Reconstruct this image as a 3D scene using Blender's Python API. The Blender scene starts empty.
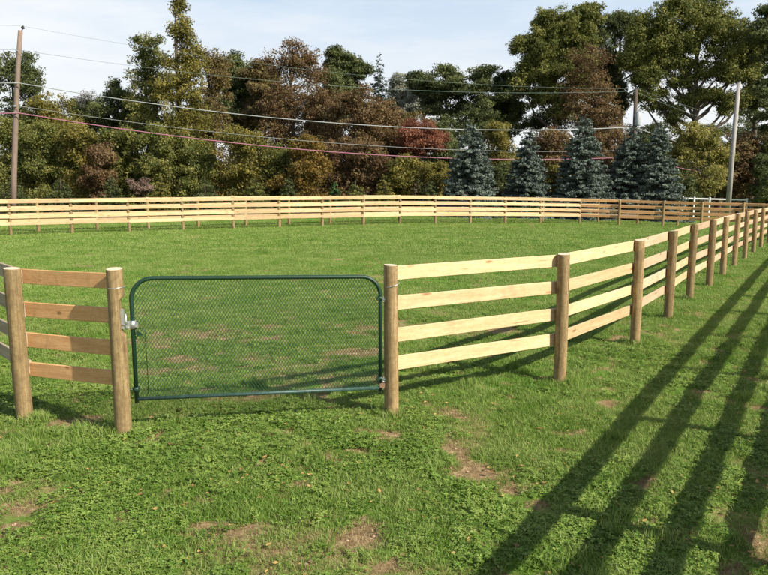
import bpy, math, random
import numpy as np
from mathutils import Vector, Matrix

random.seed(7)
rng = np.random.default_rng(7)
S = bpy.context.scene
C = S.collection
PI = math.pi

# ------------------------------------------------------------------ camera
cam_data = bpy.data.cameras.new('camera')
cam_data.sensor_width = 36.0
cam_data.lens = 36.0 * 700 / 768
cam_data.clip_start = 0.05
cam_data.clip_end = 3000
cam = bpy.data.objects.new('camera', cam_data)
C.objects.link(cam)
cam.location = (0, 0, 2.45)
cam.rotation_euler = (PI / 2 - math.radians(8.731), 0, 0)
S.camera = cam

# ------------------------------------------------------------------ light
SUN_AZ = Vector((0.84, -0.55)).normalized()      # horizontal direction towards the sun
SUN_EL = math.radians(37)
world = bpy.data.worlds.new('World')
S.world = world
world.use_nodes = True
wt = world.node_tree
wt.nodes.clear()
w_out = wt.nodes.new('ShaderNodeOutputWorld')
w_bg = wt.nodes.new('ShaderNodeBackground')
w_sky = wt.nodes.new('ShaderNodeTexSky')
w_sky.sky_type = 'NISHITA'
w_sky.sun_disc = False
w_sky.sun_elevation = SUN_EL
w_sky.sun_rotation = math.atan2(SUN_AZ.x, SUN_AZ.y)
w_sky.altitude = 0
w_sky.air_density = 1.0
w_sky.dust_density = 1.5
w_sky.ozone_density = 1.0
w_bg.inputs['Strength'].default_value = 0.073
# thin high cirrus: pale veil over the clear sky
w_tc = wt.nodes.new('ShaderNodeTexCoord')
w_map = wt.nodes.new('ShaderNodeMapping')
w_map.inputs['Scale'].default_value = (1.2, 2.2, 7.0)
w_map.inputs['Location'].default_value = (0.3, 0.1, 0.4)
w_ns = wt.nodes.new('ShaderNodeTexNoise')
w_ns.inputs['Scale'].default_value = 1.6
w_ns.inputs['Detail'].default_value = 7
w_ns.inputs['Roughness'].default_value = 0.6
w_rmp = wt.nodes.new('ShaderNodeMapRange')
w_rmp.inputs['From Min'].default_value = 0.40
w_rmp.inputs['From Max'].default_value = 0.66
w_rmp.inputs['To Min'].default_value = 0.55
w_rmp.inputs['To Max'].default_value = 0.92
w_rmp.inputs['To Min'].default_value = 0.0
w_rmp.inputs['To Max'].default_value = 0.9
w_sep = wt.nodes.new('ShaderNodeSeparateXYZ')
w_haze = wt.nodes.new('ShaderNodeValToRGB')         # pale haze, whiter towards the horizon
w_haze.color_ramp.elements[0].position = 0.07
w_haze.color_ramp.elements[0].color = (0.80, 0.82, 0.83, 1)
w_haze.color_ramp.elements[1].position = 0.27
w_haze.color_ramp.elements[1].color = (0.54, 0.685, 0.85, 1)
w_gain = wt.nodes.new('ShaderNodeVectorMath'); w_gain.operation = 'SCALE'; w_gain.inputs['Scale'].default_value = 10.0
w_el = wt.nodes.new('ShaderNodeMapRange')          # haze thins out towards the zenith
w_el.interpolation_type = 'SMOOTHSTEP'
w_el.inputs['From Min'].default_value = 0.1
w_el.inputs['From Max'].default_value = 0.8
w_el.inputs['To Min'].default_value = 0.92
w_el.inputs['To Max'].default_value = 0.10
w_mix = wt.nodes.new('ShaderNodeMix'); w_mix.data_type = 'RGBA'
w_mix2 = wt.nodes.new('ShaderNodeMix'); w_mix2.data_type = 'RGBA'
w_mix2.inputs[7].default_value = (8.6, 8.7, 8.8, 1)
w_mul = wt.nodes.new('ShaderNodeMath'); w_mul.operation = 'MULTIPLY'; w_mul.use_clamp = True
wt.links.new(w_tc.outputs['Generated'], w_sep.inputs[0])
wt.links.new(w_tc.outputs['Generated'], w_map.inputs['Vector'])
wt.links.new(w_map.outputs[0], w_ns.inputs['Vector'])
wt.links.new(w_ns.outputs['Fac'], w_rmp.inputs['Value'])
wt.links.new(w_sep.outputs['Z'], w_el.inputs['Value'])
wt.links.new(w_sep.outputs['Z'], w_haze.inputs['Fac'])
wt.links.new(w_haze.outputs[0], w_gain.inputs[0])
wt.links.new(w_el.outputs['Result'], w_mix.inputs[0])
wt.links.new(w_sky.outputs[0], w_mix.inputs[6]); wt.links.new(w_gain.outputs[0], w_mix.inputs[7])
wt.links.new(w_rmp.outputs['Result'], w_mul.inputs[0]); wt.links.new(w_el.outputs['Result'], w_mul.inputs[1])
wt.links.new(w_mul.outputs[0], w_mix2.inputs[0]); wt.links.new(w_mix.outputs[2], w_mix2.inputs[6])
wt.links.new(w_mix2.outputs[2], w_bg.inputs['Color'])
wt.links.new(w_bg.outputs[0], w_out.inputs['Surface'])

sun_data = bpy.data.lights.new('sun', 'SUN')
sun_data.energy = 5.0
sun_data.angle = math.radians(0.55)
sun_data.color = (1.0, 0.93, 0.80)
sun = bpy.data.objects.new('sun', sun_data)
C.objects.link(sun)
to_sun = Vector((SUN_AZ.x * math.cos(SUN_EL), SUN_AZ.y * math.cos(SUN_EL), math.sin(SUN_EL)))
sun.rotation_euler = to_sun.to_track_quat('Z', 'Y').to_euler()

S.view_settings.view_transform = 'Standard'
S.view_settings.look = 'None'
S.view_settings.exposure = 0.68
S.view_settings.gamma = 1.0

# ------------------------------------------------------------------ helpers
def link(o, parent=None):
    C.objects.link(o)
    if parent is not None:
        o.parent = parent
    return o

def tag(o, label=None, cat=None, group=None, kind=None):
    if label: o['label'] = label
    if cat: o['category'] = cat
    if group: o['group'] = group
    if kind: o['kind'] = kind
    return o

def thing(name, label, cat, loc=(0, 0, 0), group=None, rotz=0.0):
    o = bpy.data.objects.new(name, None)
    o.empty_display_size = 0.2
    o.location = loc
    o.rotation_euler = (0, 0, rotz)
    link(o)
    return tag(o, label, cat, group)

def part(name, mesh, parent=None, loc=(0, 0, 0)):
    o = bpy.data.objects.new(name, mesh)
    o.location = loc
    return link(o, parent)

def np_mesh(name, verts, faces, mat=None, smooth=False, attrs=None):
    """faces: (n,k) int array, all faces of k corners"""
    me = bpy.data.meshes.new(name)
    verts = np.asarray(verts, dtype=np.float32)
    faces = np.asarray(faces, dtype=np.int32)
    n, k = faces.shape
    me.vertices.add(len(verts)); me.vertices.foreach_set('co', verts.ravel())
    me.loops.add(n * k); me.loops.foreach_set('vertex_index', faces.ravel())
    me.polygons.add(n)
    me.polygons.foreach_set('loop_start', np.arange(0, n * k, k, dtype=np.int32))
    me.polygons.foreach_set('loop_total', np.full(n, k, dtype=np.int32))
    me.update(calc_edges=True)
    me.polygons.foreach_set('use_smooth', np.full(n, smooth, dtype=bool))
    if attrs:
        for an, av in attrs.items():
            a = me.attributes.new(an, 'FLOAT', 'POINT')
            a.data.foreach_set('value', np.asarray(av, dtype=np.float32))
    if mat: me.materials.append(mat)
    return me

class MB:
    """collects shapes and makes one mesh"""
    def __init__(self):
        self.v = []; self.f = []; self.sm = []
    def add(self, vs, fs, smooth=False):
        b = len(self.v)
        self.v += [tuple(p) for p in vs]
        self.f += [tuple(i + b for i in f) for f in fs]
        self.sm += [smooth] * len(fs)
    def box(self, c, s, rz=0.0):
        cx, cy, cz = c; sx, sy, sz = s[0] / 2, s[1] / 2, s[2] / 2
        vs = []
        for x, y, z in [(-1,-1,-1),(1,-1,-1),(1,1,-1),(-1,1,-1),(-1,-1,1),(1,-1,1),(1,1,1),(-1,1,1)]:
            X, Y = x * sx, y * sy
            vs.append((cx + X * math.cos(rz) - Y * math.sin(rz), cy + X * math.sin(rz) + Y * math.cos(rz), cz + z * sz))
        self.add(vs, [(0,3,2,1),(4,5,6,7),(0,1,5,4),(1,2,6,5),(2,3,7,6),(3,0,4,7)])
    def tube(self, pts, r, n=8, caps=True, smooth=True):
        pts = [Vector(p) for p in pts]
        rs = r if isinstance(r, (list, tuple)) else [r] * len(pts)
        rings = []
        up = Vector((0, 0, 1))
        for i, p in enumerate(pts):
            d = (pts[min(i + 1, len(pts) - 1)] - pts[max(i - 1, 0)]).normalized()
            if i == 0:
                a = up if abs(d.z) < 0.95 else Vector((0, 1, 0))
                u = d.cross(a).normalized()
            else:
                u = (u - d * u.dot(d)).normalized()
            w = d.cross(u)
            rings.append([p + (u * math.cos(2 * PI * k / n) + w * math.sin(2 * PI * k / n)) * rs[i] for k in range(n)])
        vs = [v for rg in rings for v in rg]
        fs = []
        for i in range(len(pts) - 1):
            for k in range(n):
                a = i * n + k; b = i * n + (k + 1) % n
                fs.append((a, b, b + n, a + n))
        self.add(vs, fs, smooth)
        if caps:
            b = len(self.v) - len(vs)
            self.f.append(tuple(b + k for k in range(n))[::-1]); self.sm.append(False)
            self.f.append(tuple(b + (len(pts) - 1) * n + k for k in range(n))); self.sm.append(False)
    def mesh(self, name, mat):
        me = bpy.data.meshes.new(name)
        me.from_pydata(self.v, [], self.f)
        me.polygons.foreach_set('use_smooth', self.sm)
        me.materials.append(mat)
        me.update()
        return me

# smooth value noise, vectorised
_tab = rng.random((256, 256))
def vnoise(x, y):
    x = np.asarray(x, float); y = np.asarray(y, float)
    xi = np.floor(x).astype(int); yi = np.floor(y).astype(int)
    fx = x - xi; fy = y - yi
    fx = fx * fx * (3 - 2 * fx); fy = fy * fy * (3 - 2 * fy)
    a = _tab[xi % 256, yi % 256]; b = _tab[(xi + 1) % 256, yi % 256]
    c = _tab[xi % 256, (yi + 1) % 256]; d = _tab[(xi + 1) % 256, (yi + 1) % 256]
    return (a * (1 - fx) + b * fx) * (1 - fy) + (c * (1 - fx) + d * fx) * fy
def fbm(x, y, o=4):
    s = 0; a = 0.5; t = 0
    for i in range(o):
        s = s + a * vnoise(x * 2 ** i + 17.3 * i, y * 2 ** i + 5.1 * i); t += a; a *= 0.5
    return s / t

def ground_z(x, y):
    """the field falls away gently towards the far right"""
    x = np.asarray(x, float); y = np.asarray(y, float)
    base = -0.00055 * np.clip(x, 0, 45) * np.clip(y, 0, 45)
    near = np.clip(1 - np.hypot(x, y) / 60, 0, 1)
    return base + 0.035 * (fbm(x * 0.5 + 40, y * 0.5 + 40, 3) - 0.5) * near
def gz(x, y):
    return float(ground_z(x, y))

# ------------------------------------------------------------------ materials
def new_mat(name):
    m = bpy.data.materials.new(name)
    m.use_nodes = True
    nt = m.node_tree
    nt.nodes.clear()
    out = nt.nodes.new('ShaderNodeOutputMaterial')
    return m, nt, out
def N(nt, t, **kw):
    n = nt.nodes.new(t)
    for k, v in kw.items():
        if k in n.inputs: n.inputs[k].default_value = v
        else: setattr(n, k, v)
    return n
def ramp(nt, stops):
    r = nt.nodes.new('ShaderNodeValToRGB')
    el = r.color_ramp.elements
    while len(el) < len(stops): el.new(0.5)
    for e, (p, c) in zip(el, stops):
        e.position = p; e.color = (*c, 1)
    return r
def mixrgb(nt, a, b, fac, blend='MIX'):
    m = nt.nodes.new('ShaderNodeMix'); m.data_type = 'RGBA'; m.blend_type = blend
    for s, v in ((6, a), (7, b), (0, fac)):
        if hasattr(v, 'is_linked') or hasattr(v, 'links'): nt.links.new(v, m.inputs[s])
        elif s == 0: m.inputs[0].default_value = v
        else: m.inputs[s].default_value = (*v, 1)
    return m.outputs[2]

def plain(name, col, rough=0.5, metal=0.0, var=0.12, scale=30.0, bump=0.0):
    m, nt, out = new_mat(name)
    p = N(nt, 'ShaderNodeBsdfPrincipled', Roughness=rough, Metallic=metal)
    tc = N(nt, 'ShaderNodeTexCoord')
    ns = N(nt, 'ShaderNodeTexNoise', Scale=scale, Detail=6.0)
    nt.links.new(tc.outputs['Object'], ns.inputs['Vector'])
    r = ramp(nt, [(0.3, tuple(c * (1 - var) for c in col)), (0.7, tuple(min(1, c * (1 + var)) for c in col))])
    nt.links.new(ns.outputs['Fac'], r.inputs['Fac'])
    nt.links.new(r.outputs[0], p.inputs['Base Color'])
    if bump:
        b = N(nt, 'ShaderNodeBump', Strength=bump, Distance=0.01)
        nt.links.new(ns.outputs['Fac'], b.inputs['Height'])
        nt.links.new(b.outputs[0], p.inputs['Normal'])
    nt.links.new(p.outputs[0], out.inputs['Surface'])
    return m

def wood(name, light, dark, knot, axis='X', rough=0.75, ring=9.0, streak=0.86, mottle=0.25):
    """grain runs along AXIS of the piece; every piece gets its own offset"""
    m, nt, out = new_mat(name)
    tc = N(nt, 'ShaderNodeTexCoord'); oi = N(nt, 'ShaderNodeObjectInfo')
    off = N(nt, 'ShaderNodeVectorMath', operation='MULTIPLY'); off.inputs[1].default_value = (37, 91, 53)
    cmb = N(nt, 'ShaderNodeCombineXYZ')
    for k in range(3): nt.links.new(oi.outputs['Random'], cmb.inputs[k])
    nt.links.new(cmb.outputs[0], off.inputs[0])
    add = N(nt, 'ShaderNodeVectorMath', operation='ADD')
    nt.links.new(tc.outputs['Object'], add.inputs[0]); nt.links.new(off.outputs[0], add.inputs[1])
    mp = N(nt, 'ShaderNodeMapping')
    sc = {'X': (0.9, 14, 14), 'Z': (16, 16, 0.9)}[axis]
    mp.inputs['Scale'].default_value = sc
    nt.links.new(add.outputs[0], mp.inputs['Vector'])
    n1 = N(nt, 'ShaderNodeTexNoise', Scale=1.4, Detail=8.0, Roughness=0.62, Distortion=0.6)
    nt.links.new(mp.outputs[0], n1.inputs['Vector'])
    n2 = N(nt, 'ShaderNodeTexNoise', Scale=ring, Detail=3.0)
    nt.links.new(mp.outputs[0], n2.inputs['Vector'])
    r1 = ramp(nt, [(0.30, dark), (0.52, tuple((a + b) / 2 for a, b in zip(light, dark))), (0.70, light)])
    nt.links.new(n1.outputs['Fac'], r1.inputs['Fac'])
    r2 = ramp(nt, [(0.35, (streak, streak * .95, streak * .88)), (0.65, (1.04, 1.04, 1.04))])
    nt.links.new(n2.outputs['Fac'], r2.inputs['Fac'])
    c = mixrgb(nt, r1.outputs[0], r2.outputs[0], 0.8, 'MULTIPLY')
    n4 = N(nt, 'ShaderNodeTexNoise', Scale=26.0, Detail=5.0, Roughness=0.75)
    nt.links.new(add.outputs[0], n4.inputs['Vector'])
    r4 = ramp(nt, [(0.38, (0.55, 0.52, 0.46)), (0.60, (1.06, 1.06, 1.06))])
    nt.links.new(n4.outputs['Fac'], r4.inputs['Fac'])
    c = mixrgb(nt, c, r4.outputs[0], mottle, 'MULTIPLY')
    # thin drying cracks along the grain
    mc = N(nt, 'ShaderNodeMapping')
    mc.inputs['Scale'].default_value = {'X': (1.6, 34, 34), 'Z': (30, 30, 1.6)}[axis]
    nt.links.new(add.outputs[0], mc.inputs['Vector'])
    n5 = N(nt, 'ShaderNodeTexNoise', Scale=1.0, Detail=2.0)
    nt.links.new(mc.outputs[0], n5.inputs['Vector'])
    ck = N(nt, 'ShaderNodeMapRange'); ck.inputs['From Min'].default_value = 0.69; ck.inputs['From Max'].default_value = 0.74
    ck.inputs['To Max'].default_value = 0.7
    nt.links.new(n5.outputs['Fac'], ck.inputs['Value'])
    c = mixrgb(nt, c, tuple(a_ * 0.4 for a_ in dark), ck.outputs['Result'])
    # knots
    mk = N(nt, 'ShaderNodeMapping')
    mk.inputs['Scale'].default_value = {'X': (2.1, 7, 7), 'Z': (6, 6, 2.0)}[axis]
    nt.links.new(add.outputs[0], mk.inputs['Vector'])
    vo = N(nt, 'ShaderNodeTexVoronoi', Scale=1.0)
    nt.links.new(mk.outputs[0], vo.inputs['Vector'])
    kr = N(nt, 'ShaderNodeMapRange'); kr.inputs['From Min'].default_value = 0.07; kr.inputs['From Max'].default_value = 0.17
    kr.inputs['To Min'].default_value = 0.85; kr.inputs['To Max'].default_value = 0.0
    nt.links.new(vo.outputs['Distance'], kr.inputs['Value'])
    c = mixrgb(nt, c, knot, kr.outputs['Result'])
    # brown stains
    n3 = N(nt, 'ShaderNodeTexNoise', Scale=2.3, Detail=6.0, Roughness=0.7)
    nt.links.new(add.outputs[0], n3.inputs['Vector'])
    st = N(nt, 'ShaderNodeMapRange'); st.inputs['From Min'].default_value = 0.55; st.inputs['From Max'].default_value = 0.72
    st.inputs['To Max'].default_value = 0.62
    nt.links.new(n3.outputs['Fac'], st.inputs['Value'])
    c = mixrgb(nt, c, tuple(a * 0.62 for a in dark), st.outputs['Result'])
    # every piece slightly lighter or darker
    v = N(nt, 'ShaderNodeMapRange'); v.inputs['To Min'].default_value = 0.74; v.inputs['To Max'].default_value = 1.10
    nt.links.new(oi.outputs['Random'], v.inputs['Value'])
    hs = N(nt, 'ShaderNodeHueSaturation')
    nt.links.new(v.outputs['Result'], hs.inputs['Value']); nt.links.new(c, hs.inputs['Color'])
    p = N(nt, 'ShaderNodeBsdfPrincipled', Roughness=rough)
    p.inputs['Specular IOR Level'].default_value = 0.3
    nt.links.new(hs.outputs[0], p.inputs['Base Color'])
    b = N(nt, 'ShaderNodeBump', Strength=0.5, Distance=0.006)
    nt.links.new(n1.outputs['Fac'], b.inputs['Height'])
    nt.links.new(b.outputs[0], p.inputs['Normal'])
    nt.links.new(p.outputs[0], out.inputs['Surface'])
    return m

BOARD = wood('fresh_pine_board', (0.77, 0.58, 0.345), (0.58, 0.40, 0.21), (0.30, 0.15, 0.06), 'X')
BOARD_TAN = wood('pinkish_pine_board', (0.66, 0.48, 0.33), (0.52, 0.36, 0.23), (0.24, 0.12, 0.06), 'X')
BOARD_SHADE_GREY = wood('shade_grey_pine_board', (0.46, 0.38, 0.28), (0.30, 0.24, 0.17), (0.15, 0.10, 0.06), 'X')  # grey shade of boards turned from the sun, painted into the colour
BOARD_SHADE_BROWN = wood('shade_brown_pine_board', (0.70, 0.42, 0.20), (0.54, 0.29, 0.12), (0.18, 0.09, 0.04), 'X')  # browner copy of the fresh board; weak grazing light is painted in
POST = wood('treated_post', (0.46, 0.335, 0.165), (0.23, 0.16, 0.075), (0.13, 0.07, 0.03), 'Z', ring=6.0, streak=0.68, mottle=0.6)
POST_END = plain('sawn_post_end', (0.62, 0.50, 0.36), 0.85, 0, 0.25, 60, 0.4)
POLE_WOOD = wood('old_pole_wood', (0.25, 0.19, 0.155), (0.16, 0.12, 0.10), (0.1, 0.07, 0.05), 'Z')
POLE_GREY = wood('grey_pole_wood', (0.42, 0.395, 0.38), (0.29, 0.27, 0.26), (0.2, 0.18, 0.16), 'Z')
GREEN_PAINT = plain('green_gate_paint', (0.008, 0.036, 0.018), 0.48, 0, 0.15, 60)
GREEN_WORN = plain('worn_green_paint', (0.035, 0.075, 0.062), 0.45, 0.1, 0.35, 40)
GALV = plain('galvanised_steel', (0.55, 0.56, 0.56), 0.38, 0.8, 0.2, 60)
WIRE = plain('pale_mesh_wire', (0.022, 0.065, 0.032), 0.35, 0.0, 0.2, 60)
RUST = plain('rusty_steel', (0.22, 0.13, 0.08), 0.7, 0.2, 0.4, 80)
BLACK = plain('black_rubber', (0.015, 0.015, 0.015), 0.6)
WHITE_VINYL = plain('white_rail_paint', (0.78, 0.78, 0.78), 0.5, 0, 0.04)
WIRE_GREY = plain('bare_aluminium_cable', (0.34, 0.36, 0.36), 0.5, 0.2)
WIRE_GREEN = plain('patinated_copper_wire', (0.16, 0.22, 0.19), 0.6)
WIRE_PINK = plain('mauve_sheathed_cable', (0.33, 0.13, 0.19), 0.7)
CAN = plain('grey_transformer_paint', (0.30, 0.32, 0.33), 0.5)
BARK = plain('dark_bark', (0.075, 0.055, 0.042), 0.9, 0, 0.4, 8, 0.8)
BARK_GREY = plain('grey_bark', (0.16, 0.14, 0.12), 0.9, 0, 0.4, 8, 0.8)

def leaf_mat(name, a, b, c, transl=0.42, rough=0.6):
    m, nt, out = new_mat(name)
    at = N(nt, 'ShaderNodeAttribute'); at.attribute_name = 'tint'
    r = ramp(nt, [(0.12, a), (0.5, b), (0.88, c)])
    nt.links.new(at.outputs['Fac'], r.inputs['Fac'])
    d = N(nt, 'ShaderNodeBsdfPrincipled', Roughness=rough)
    d.inputs['Specular IOR Level'].default_value = 0.2
    t = N(nt, 'ShaderNodeBsdfTranslucent')
    nt.links.new(r.outputs[0], d.inputs['Base Color']); nt.links.new(r.outputs[0], t.inputs['Color'])
    mx = N(nt, 'ShaderNodeMixShader'); mx.inputs[0].default_value = transl
    nt.links.new(d.outputs[0], mx.inputs[1]); nt.links.new(t.outputs[0], mx.inputs[2])
    nt.links.new(mx.outputs[0], out.inputs['Surface'])
    return m

# ------------------------------------------------------------------ ground
def soil_mask(x, y):
    """bare and dry places: (x, y, rx, ry, strength)"""
    P = [(-1.88, 4.76, 0.10, 0.08, 0.80), (-1.27, 4.67, 0.24, 0.12, 1.10), (-1.06, 4.57, 0.08, 0.09, 1.00), (-0.82, 4.37, 0.17, 0.10, 0.95), (-0.13, 4.57, 0.15, 0.20, 0.85), (0.79, 5.64, 0.31, 0.19, 1.00), (-2.75, 4.98, 0.23, 0.12, 0.75), (-3.66, 6.56, 0.24, 0.17, 0.50), (-0.72, 5.68, 0.07, 0.06, 0.70), (1.85, 6.47, 0.12, 0.08, 0.70), (-1.91, 6.59, 0.12, 0.08, 0.70), (1.18, 5.00, 0.11, 0.12, 0.90), (2.53, 4.44, 0.11, 0.34, 0.70), (-2.17, 5.23, 0.13, 0.07, 0.60), (1.94, 4.80, 0.10, 0.22, 0.60), (-1.39, 5.11, 0.15, 0.07, 0.50), (0.36, 6.65, 0.20, 0.11, 0.35),
         (-2.6, 8.9, .8, 0.4, .65), (-2.9, 9.4, .4, 0.25, .6), (-0.5, 9.8, 0.8, 0.4, .6), (-0.1, 11.6, 1.3, 0.5, .6), (1.5, 11.5, 1.0, .6, .6),
         (-3.0, 11.0, 1.2, .8, .5), (-4.6, 13.0, 1.6, .6, .5), (0.8, 14.2, 1.6, .7, .5), (-1.2, 17.5, 1.8, .8, .5),
         (5, 38.5, 6, 1.0, .75), (-1.5, 35.5, 3, .7, .6), (9, 41.5, 3, .8, .6), (-9, 30, 3, .6, .4)]
    e = (fbm(x * 2.3, y * 2.3, 5) - 0.5) * 1.9
    m = np.zeros_like(np.asarray(x, float))
    for px, py, rx, ry, s in P:
        d = np.hypot((x - px) / rx, (y - py) / ry) + e * (0.42 if rx < .45 else 0.9)
        m = np.maximum(m, s * np.clip((1.5 if rx < .45 else 1.25) - d, 0, 1))
    if np.ndim(x): m = m * np.clip(0.45 + 1.1 * fbm(x * 8 + 3, y * 8 + 8, 3), 0.4, 1.05)
    g = np.clip((fbm(x * 1.1 + 70, y * 1.1 + 9, 5) - 0.62) * 5.0, 0, 0.4)
    g2 = np.clip((fbm(x * 4.1 + 10, y * 4.1 + 90, 4) - 0.60) * 7, 0, 0.8)
    return np.clip(np.maximum(m, np.maximum(g, g2)), 0, 1)

def forest_mask(x, y):
    # beyond the outer fence the mown grass gives way to leaf litter
    line = 34.2 + (x + 16.7) * 0.49 - 0.0022 * (x + 16.7) ** 2 + 8.0
    return np.clip((y - line) / 2.5 + (fbm(x * .3, y * .3, 3) - .5), 0, 1)

def graded(a, b, step, lo, hi, grow):
    xs = list(np.arange(a, b + 1e-6, step)); s = step
    v = xs[-1]
    while v < hi: s *= grow; v += s; xs.append(v)
    s = step; v = xs[0]; pre = []
    while v > lo: s *= grow; v -= s; pre.append(v)
    return np.array(pre[::-1] + xs)
gx = graded(-7, 8, 0.09, -900, 900, 1.075)
gy = graded(3, 13, 0.09, -120, 1800, 1.06)
GX, GY = np.meshgrid(gx, gy)
gxf, gyf = GX.ravel(), GY.ravel()
soil = soil_mask(gxf, gyf)
zz = ground_z(gxf, gyf) - 0.018 * soil * (gyf < 14)
nx, ny = len(gx), len(gy)
idx = np.arange(nx * ny).reshape(ny, nx)
qf = np.stack([idx[:-1, :-1].ravel(), idx[:-1, 1:].ravel(), idx[1:, 1:].ravel(), idx[1:, :-1].ravel()], 1)

m, nt, out = new_mat('lawn_soil')
geo = N(nt, 'ShaderNodeNewGeometry')
sa = N(nt, 'ShaderNodeAttribute'); sa.attribute_name = 'soil'
fa = N(nt, 'ShaderNodeAttribute'); fa.attribute_name = 'forest'
def gnoise(scale, detail=6.0, rough=0.6):
    n = N(nt, 'ShaderNodeTexNoise', Scale=scale, Detail=detail, Roughness=rough)
    nt.links.new(geo.outputs['Position'], n.inputs['Vector'])
    return n.outputs['Fac']
big, mid_, fine, vfine = gnoise(0.22, 5), gnoise(1.6, 7, .65), gnoise(14, 6, .7), gnoise(70, 4, .7)
rg = ramp(nt, [(0.30, (0.092, 0.182, 0.024)), (0.50, (0.136, 0.245, 0.039)), (0.72, (0.207, 0.290, 0.068))])
nt.links.new(mid_, rg.inputs['Fac'])
rf = ramp(nt, [(0.30, (0.55, 0.58, 0.50)), (0.68, (1.30, 1.26, 1.20))])
nt.links.new(fine, rf.inputs['Fac'])
grass_c = mixrgb(nt, rg.outputs[0], rf.outputs[0], 0.7, 'MULTIPLY')
rb = ramp(nt, [(0.35, (0.80, 0.90, 0.74)), (0.65, (1.22, 1.08, 1.16))])
nt.links.new(big, rb.inputs['Fac'])
grass_c = mixrgb(nt, grass_c, rb.outputs[0], 1.0, 'MULTIPLY')
rs = ramp(nt, [(0.28, (0.13, 0.085, 0.045)), (0.5, (0.30, 0.205, 0.105)), (0.72, (0.58, 0.43, 0.25))])
nt.links.new(fine, rs.inputs['Fac'])
rl = ramp(nt, [(0.3, (0.05, 0.045, 0.02)), (0.5, (0.11, 0.085, 0.035)), (0.7, (0.17, 0.12, 0.06))])
nt.links.new(fine, rl.inputs['Fac'])
sm = N(nt, 'ShaderNodeMath', operation='ADD'); nt.links.new(sa.outputs['Fac'], sm.inputs[0])
sv = N(nt, 'ShaderNodeMath', operation='MULTIPLY_ADD'); nt.links.new(vfine, sv.inputs[0]); sv.inputs[1].default_value = 1.5; sv.inputs[2].default_value = -0.75
nt.links.new(sv.outputs[0], sm.inputs[1])
sr = N(nt, 'ShaderNodeMapRange'); sr.inputs['From Min'].default_value = 0.30; sr.inputs['From Max'].default_value = 0.50
nt.links.new(sm.outputs[0], sr.inputs['Value'])
c = mixrgb(nt, grass_c, rs.outputs[0], sr.outputs['Result'])
c = mixrgb(nt, c, rl.outputs[0], fa.outputs['Fac'])
p = N(nt, 'ShaderNodeBsdfPrincipled', Roughness=0.95)
p.inputs['Specular IOR Level'].default_value = 0.1
nt.links.new(c, p.inputs['Base Color'])
hm = N(nt, 'ShaderNodeMath', operation='ADD'); nt.links.new(fine, hm.inputs[0]); nt.links.new(vfine, hm.inputs[1])
b = N(nt, 'ShaderNodeBump', Strength=0.9, Distance=0.03)
nt.links.new(hm.outputs[0], b.inputs['Height']); nt.links.new(b.outputs[0], p.inputs['Normal'])
nt.links.new(p.outputs[0], out.inputs['Surface'])
GROUND_MAT = m
ground = part('ground', np_mesh('ground', np.stack([gxf, gyf, zz], 1), qf, GROUND_MAT, True,
              {'soil': soil, 'forest': forest_mask(gxf, gyf)}))
tag(ground, kind='structure')

# ------------------------------------------------------------------ grass and clover
def blade_mat(name, a, b, c, transl=0.35, pscale=0.9):
    m, nt, out = new_mat(name)
    geo = N(nt, 'ShaderNodeNewGeometry'); oi = N(nt, 'ShaderNodeObjectInfo')
    n = N(nt, 'ShaderNodeTexNoise', Scale=pscale, Detail=4.0, Roughness=0.65)
    nt.links.new(geo.outputs['Position'], n.inputs['Vector'])
    at = N(nt, 'ShaderNodeAttribute'); at.attribute_name = 'tint'
    s1 = N(nt, 'ShaderNodeMath', operation='MULTIPLY_ADD'); nt.links.new(oi.outputs['Random'], s1.inputs[0]); s1.inputs[1].default_value = 0.3
    nt.links.new(n.outputs['Fac'], s1.inputs[2])
    s2 = N(nt, 'ShaderNodeMath', operation='MULTIPLY_ADD'); nt.links.new(at.outputs['Fac'], s2.inputs[0]); s2.inputs[1].default_value = 0.5
    nt.links.new(s1.outputs[0], s2.inputs[2])
    r = ramp(nt, [(0.45, a), (0.85, b), (1.0, c)])
    r.color_ramp.elements[1].position = 0.8
    nt.links.new(s2.outputs[0], r.inputs['Fac'])
    d = N(nt, 'ShaderNodeBsdfPrincipled', Roughness=0.5); d.inputs['Specular IOR Level'].default_value = 0.25
    t = N(nt, 'ShaderNodeBsdfTranslucent')
    nt.links.new(r.outputs[0], d.inputs['Base Color']); nt.links.new(r.outputs[0], t.inputs['Color'])
    mx = N(nt, 'ShaderNodeMixShader'); mx.inputs[0].default_value = transl
    nt.links.new(d.outputs[0], mx.inputs[1]); nt.links.new(t.outputs[0], mx.inputs[2])
    nt.links.new(mx.outputs[0], out.inputs['Surface'])
    return m
CLOVER = blade_mat('clover_leaf', (0.074, 0.145, 0.019), (0.144, 0.248, 0.038), (0.250, 0.340, 0.074))
BLADE = blade_mat('grass_blade', (0.088, 0.172, 0.020), (0.158, 0.275, 0.040), (0.290, 0.365, 0.105))
STRAW = blade_mat('dry_grass_blade', (0.22, 0.17, 0.07), (0.36, 0.28, 0.13), (0.45, 0.38, 0.20))

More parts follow.
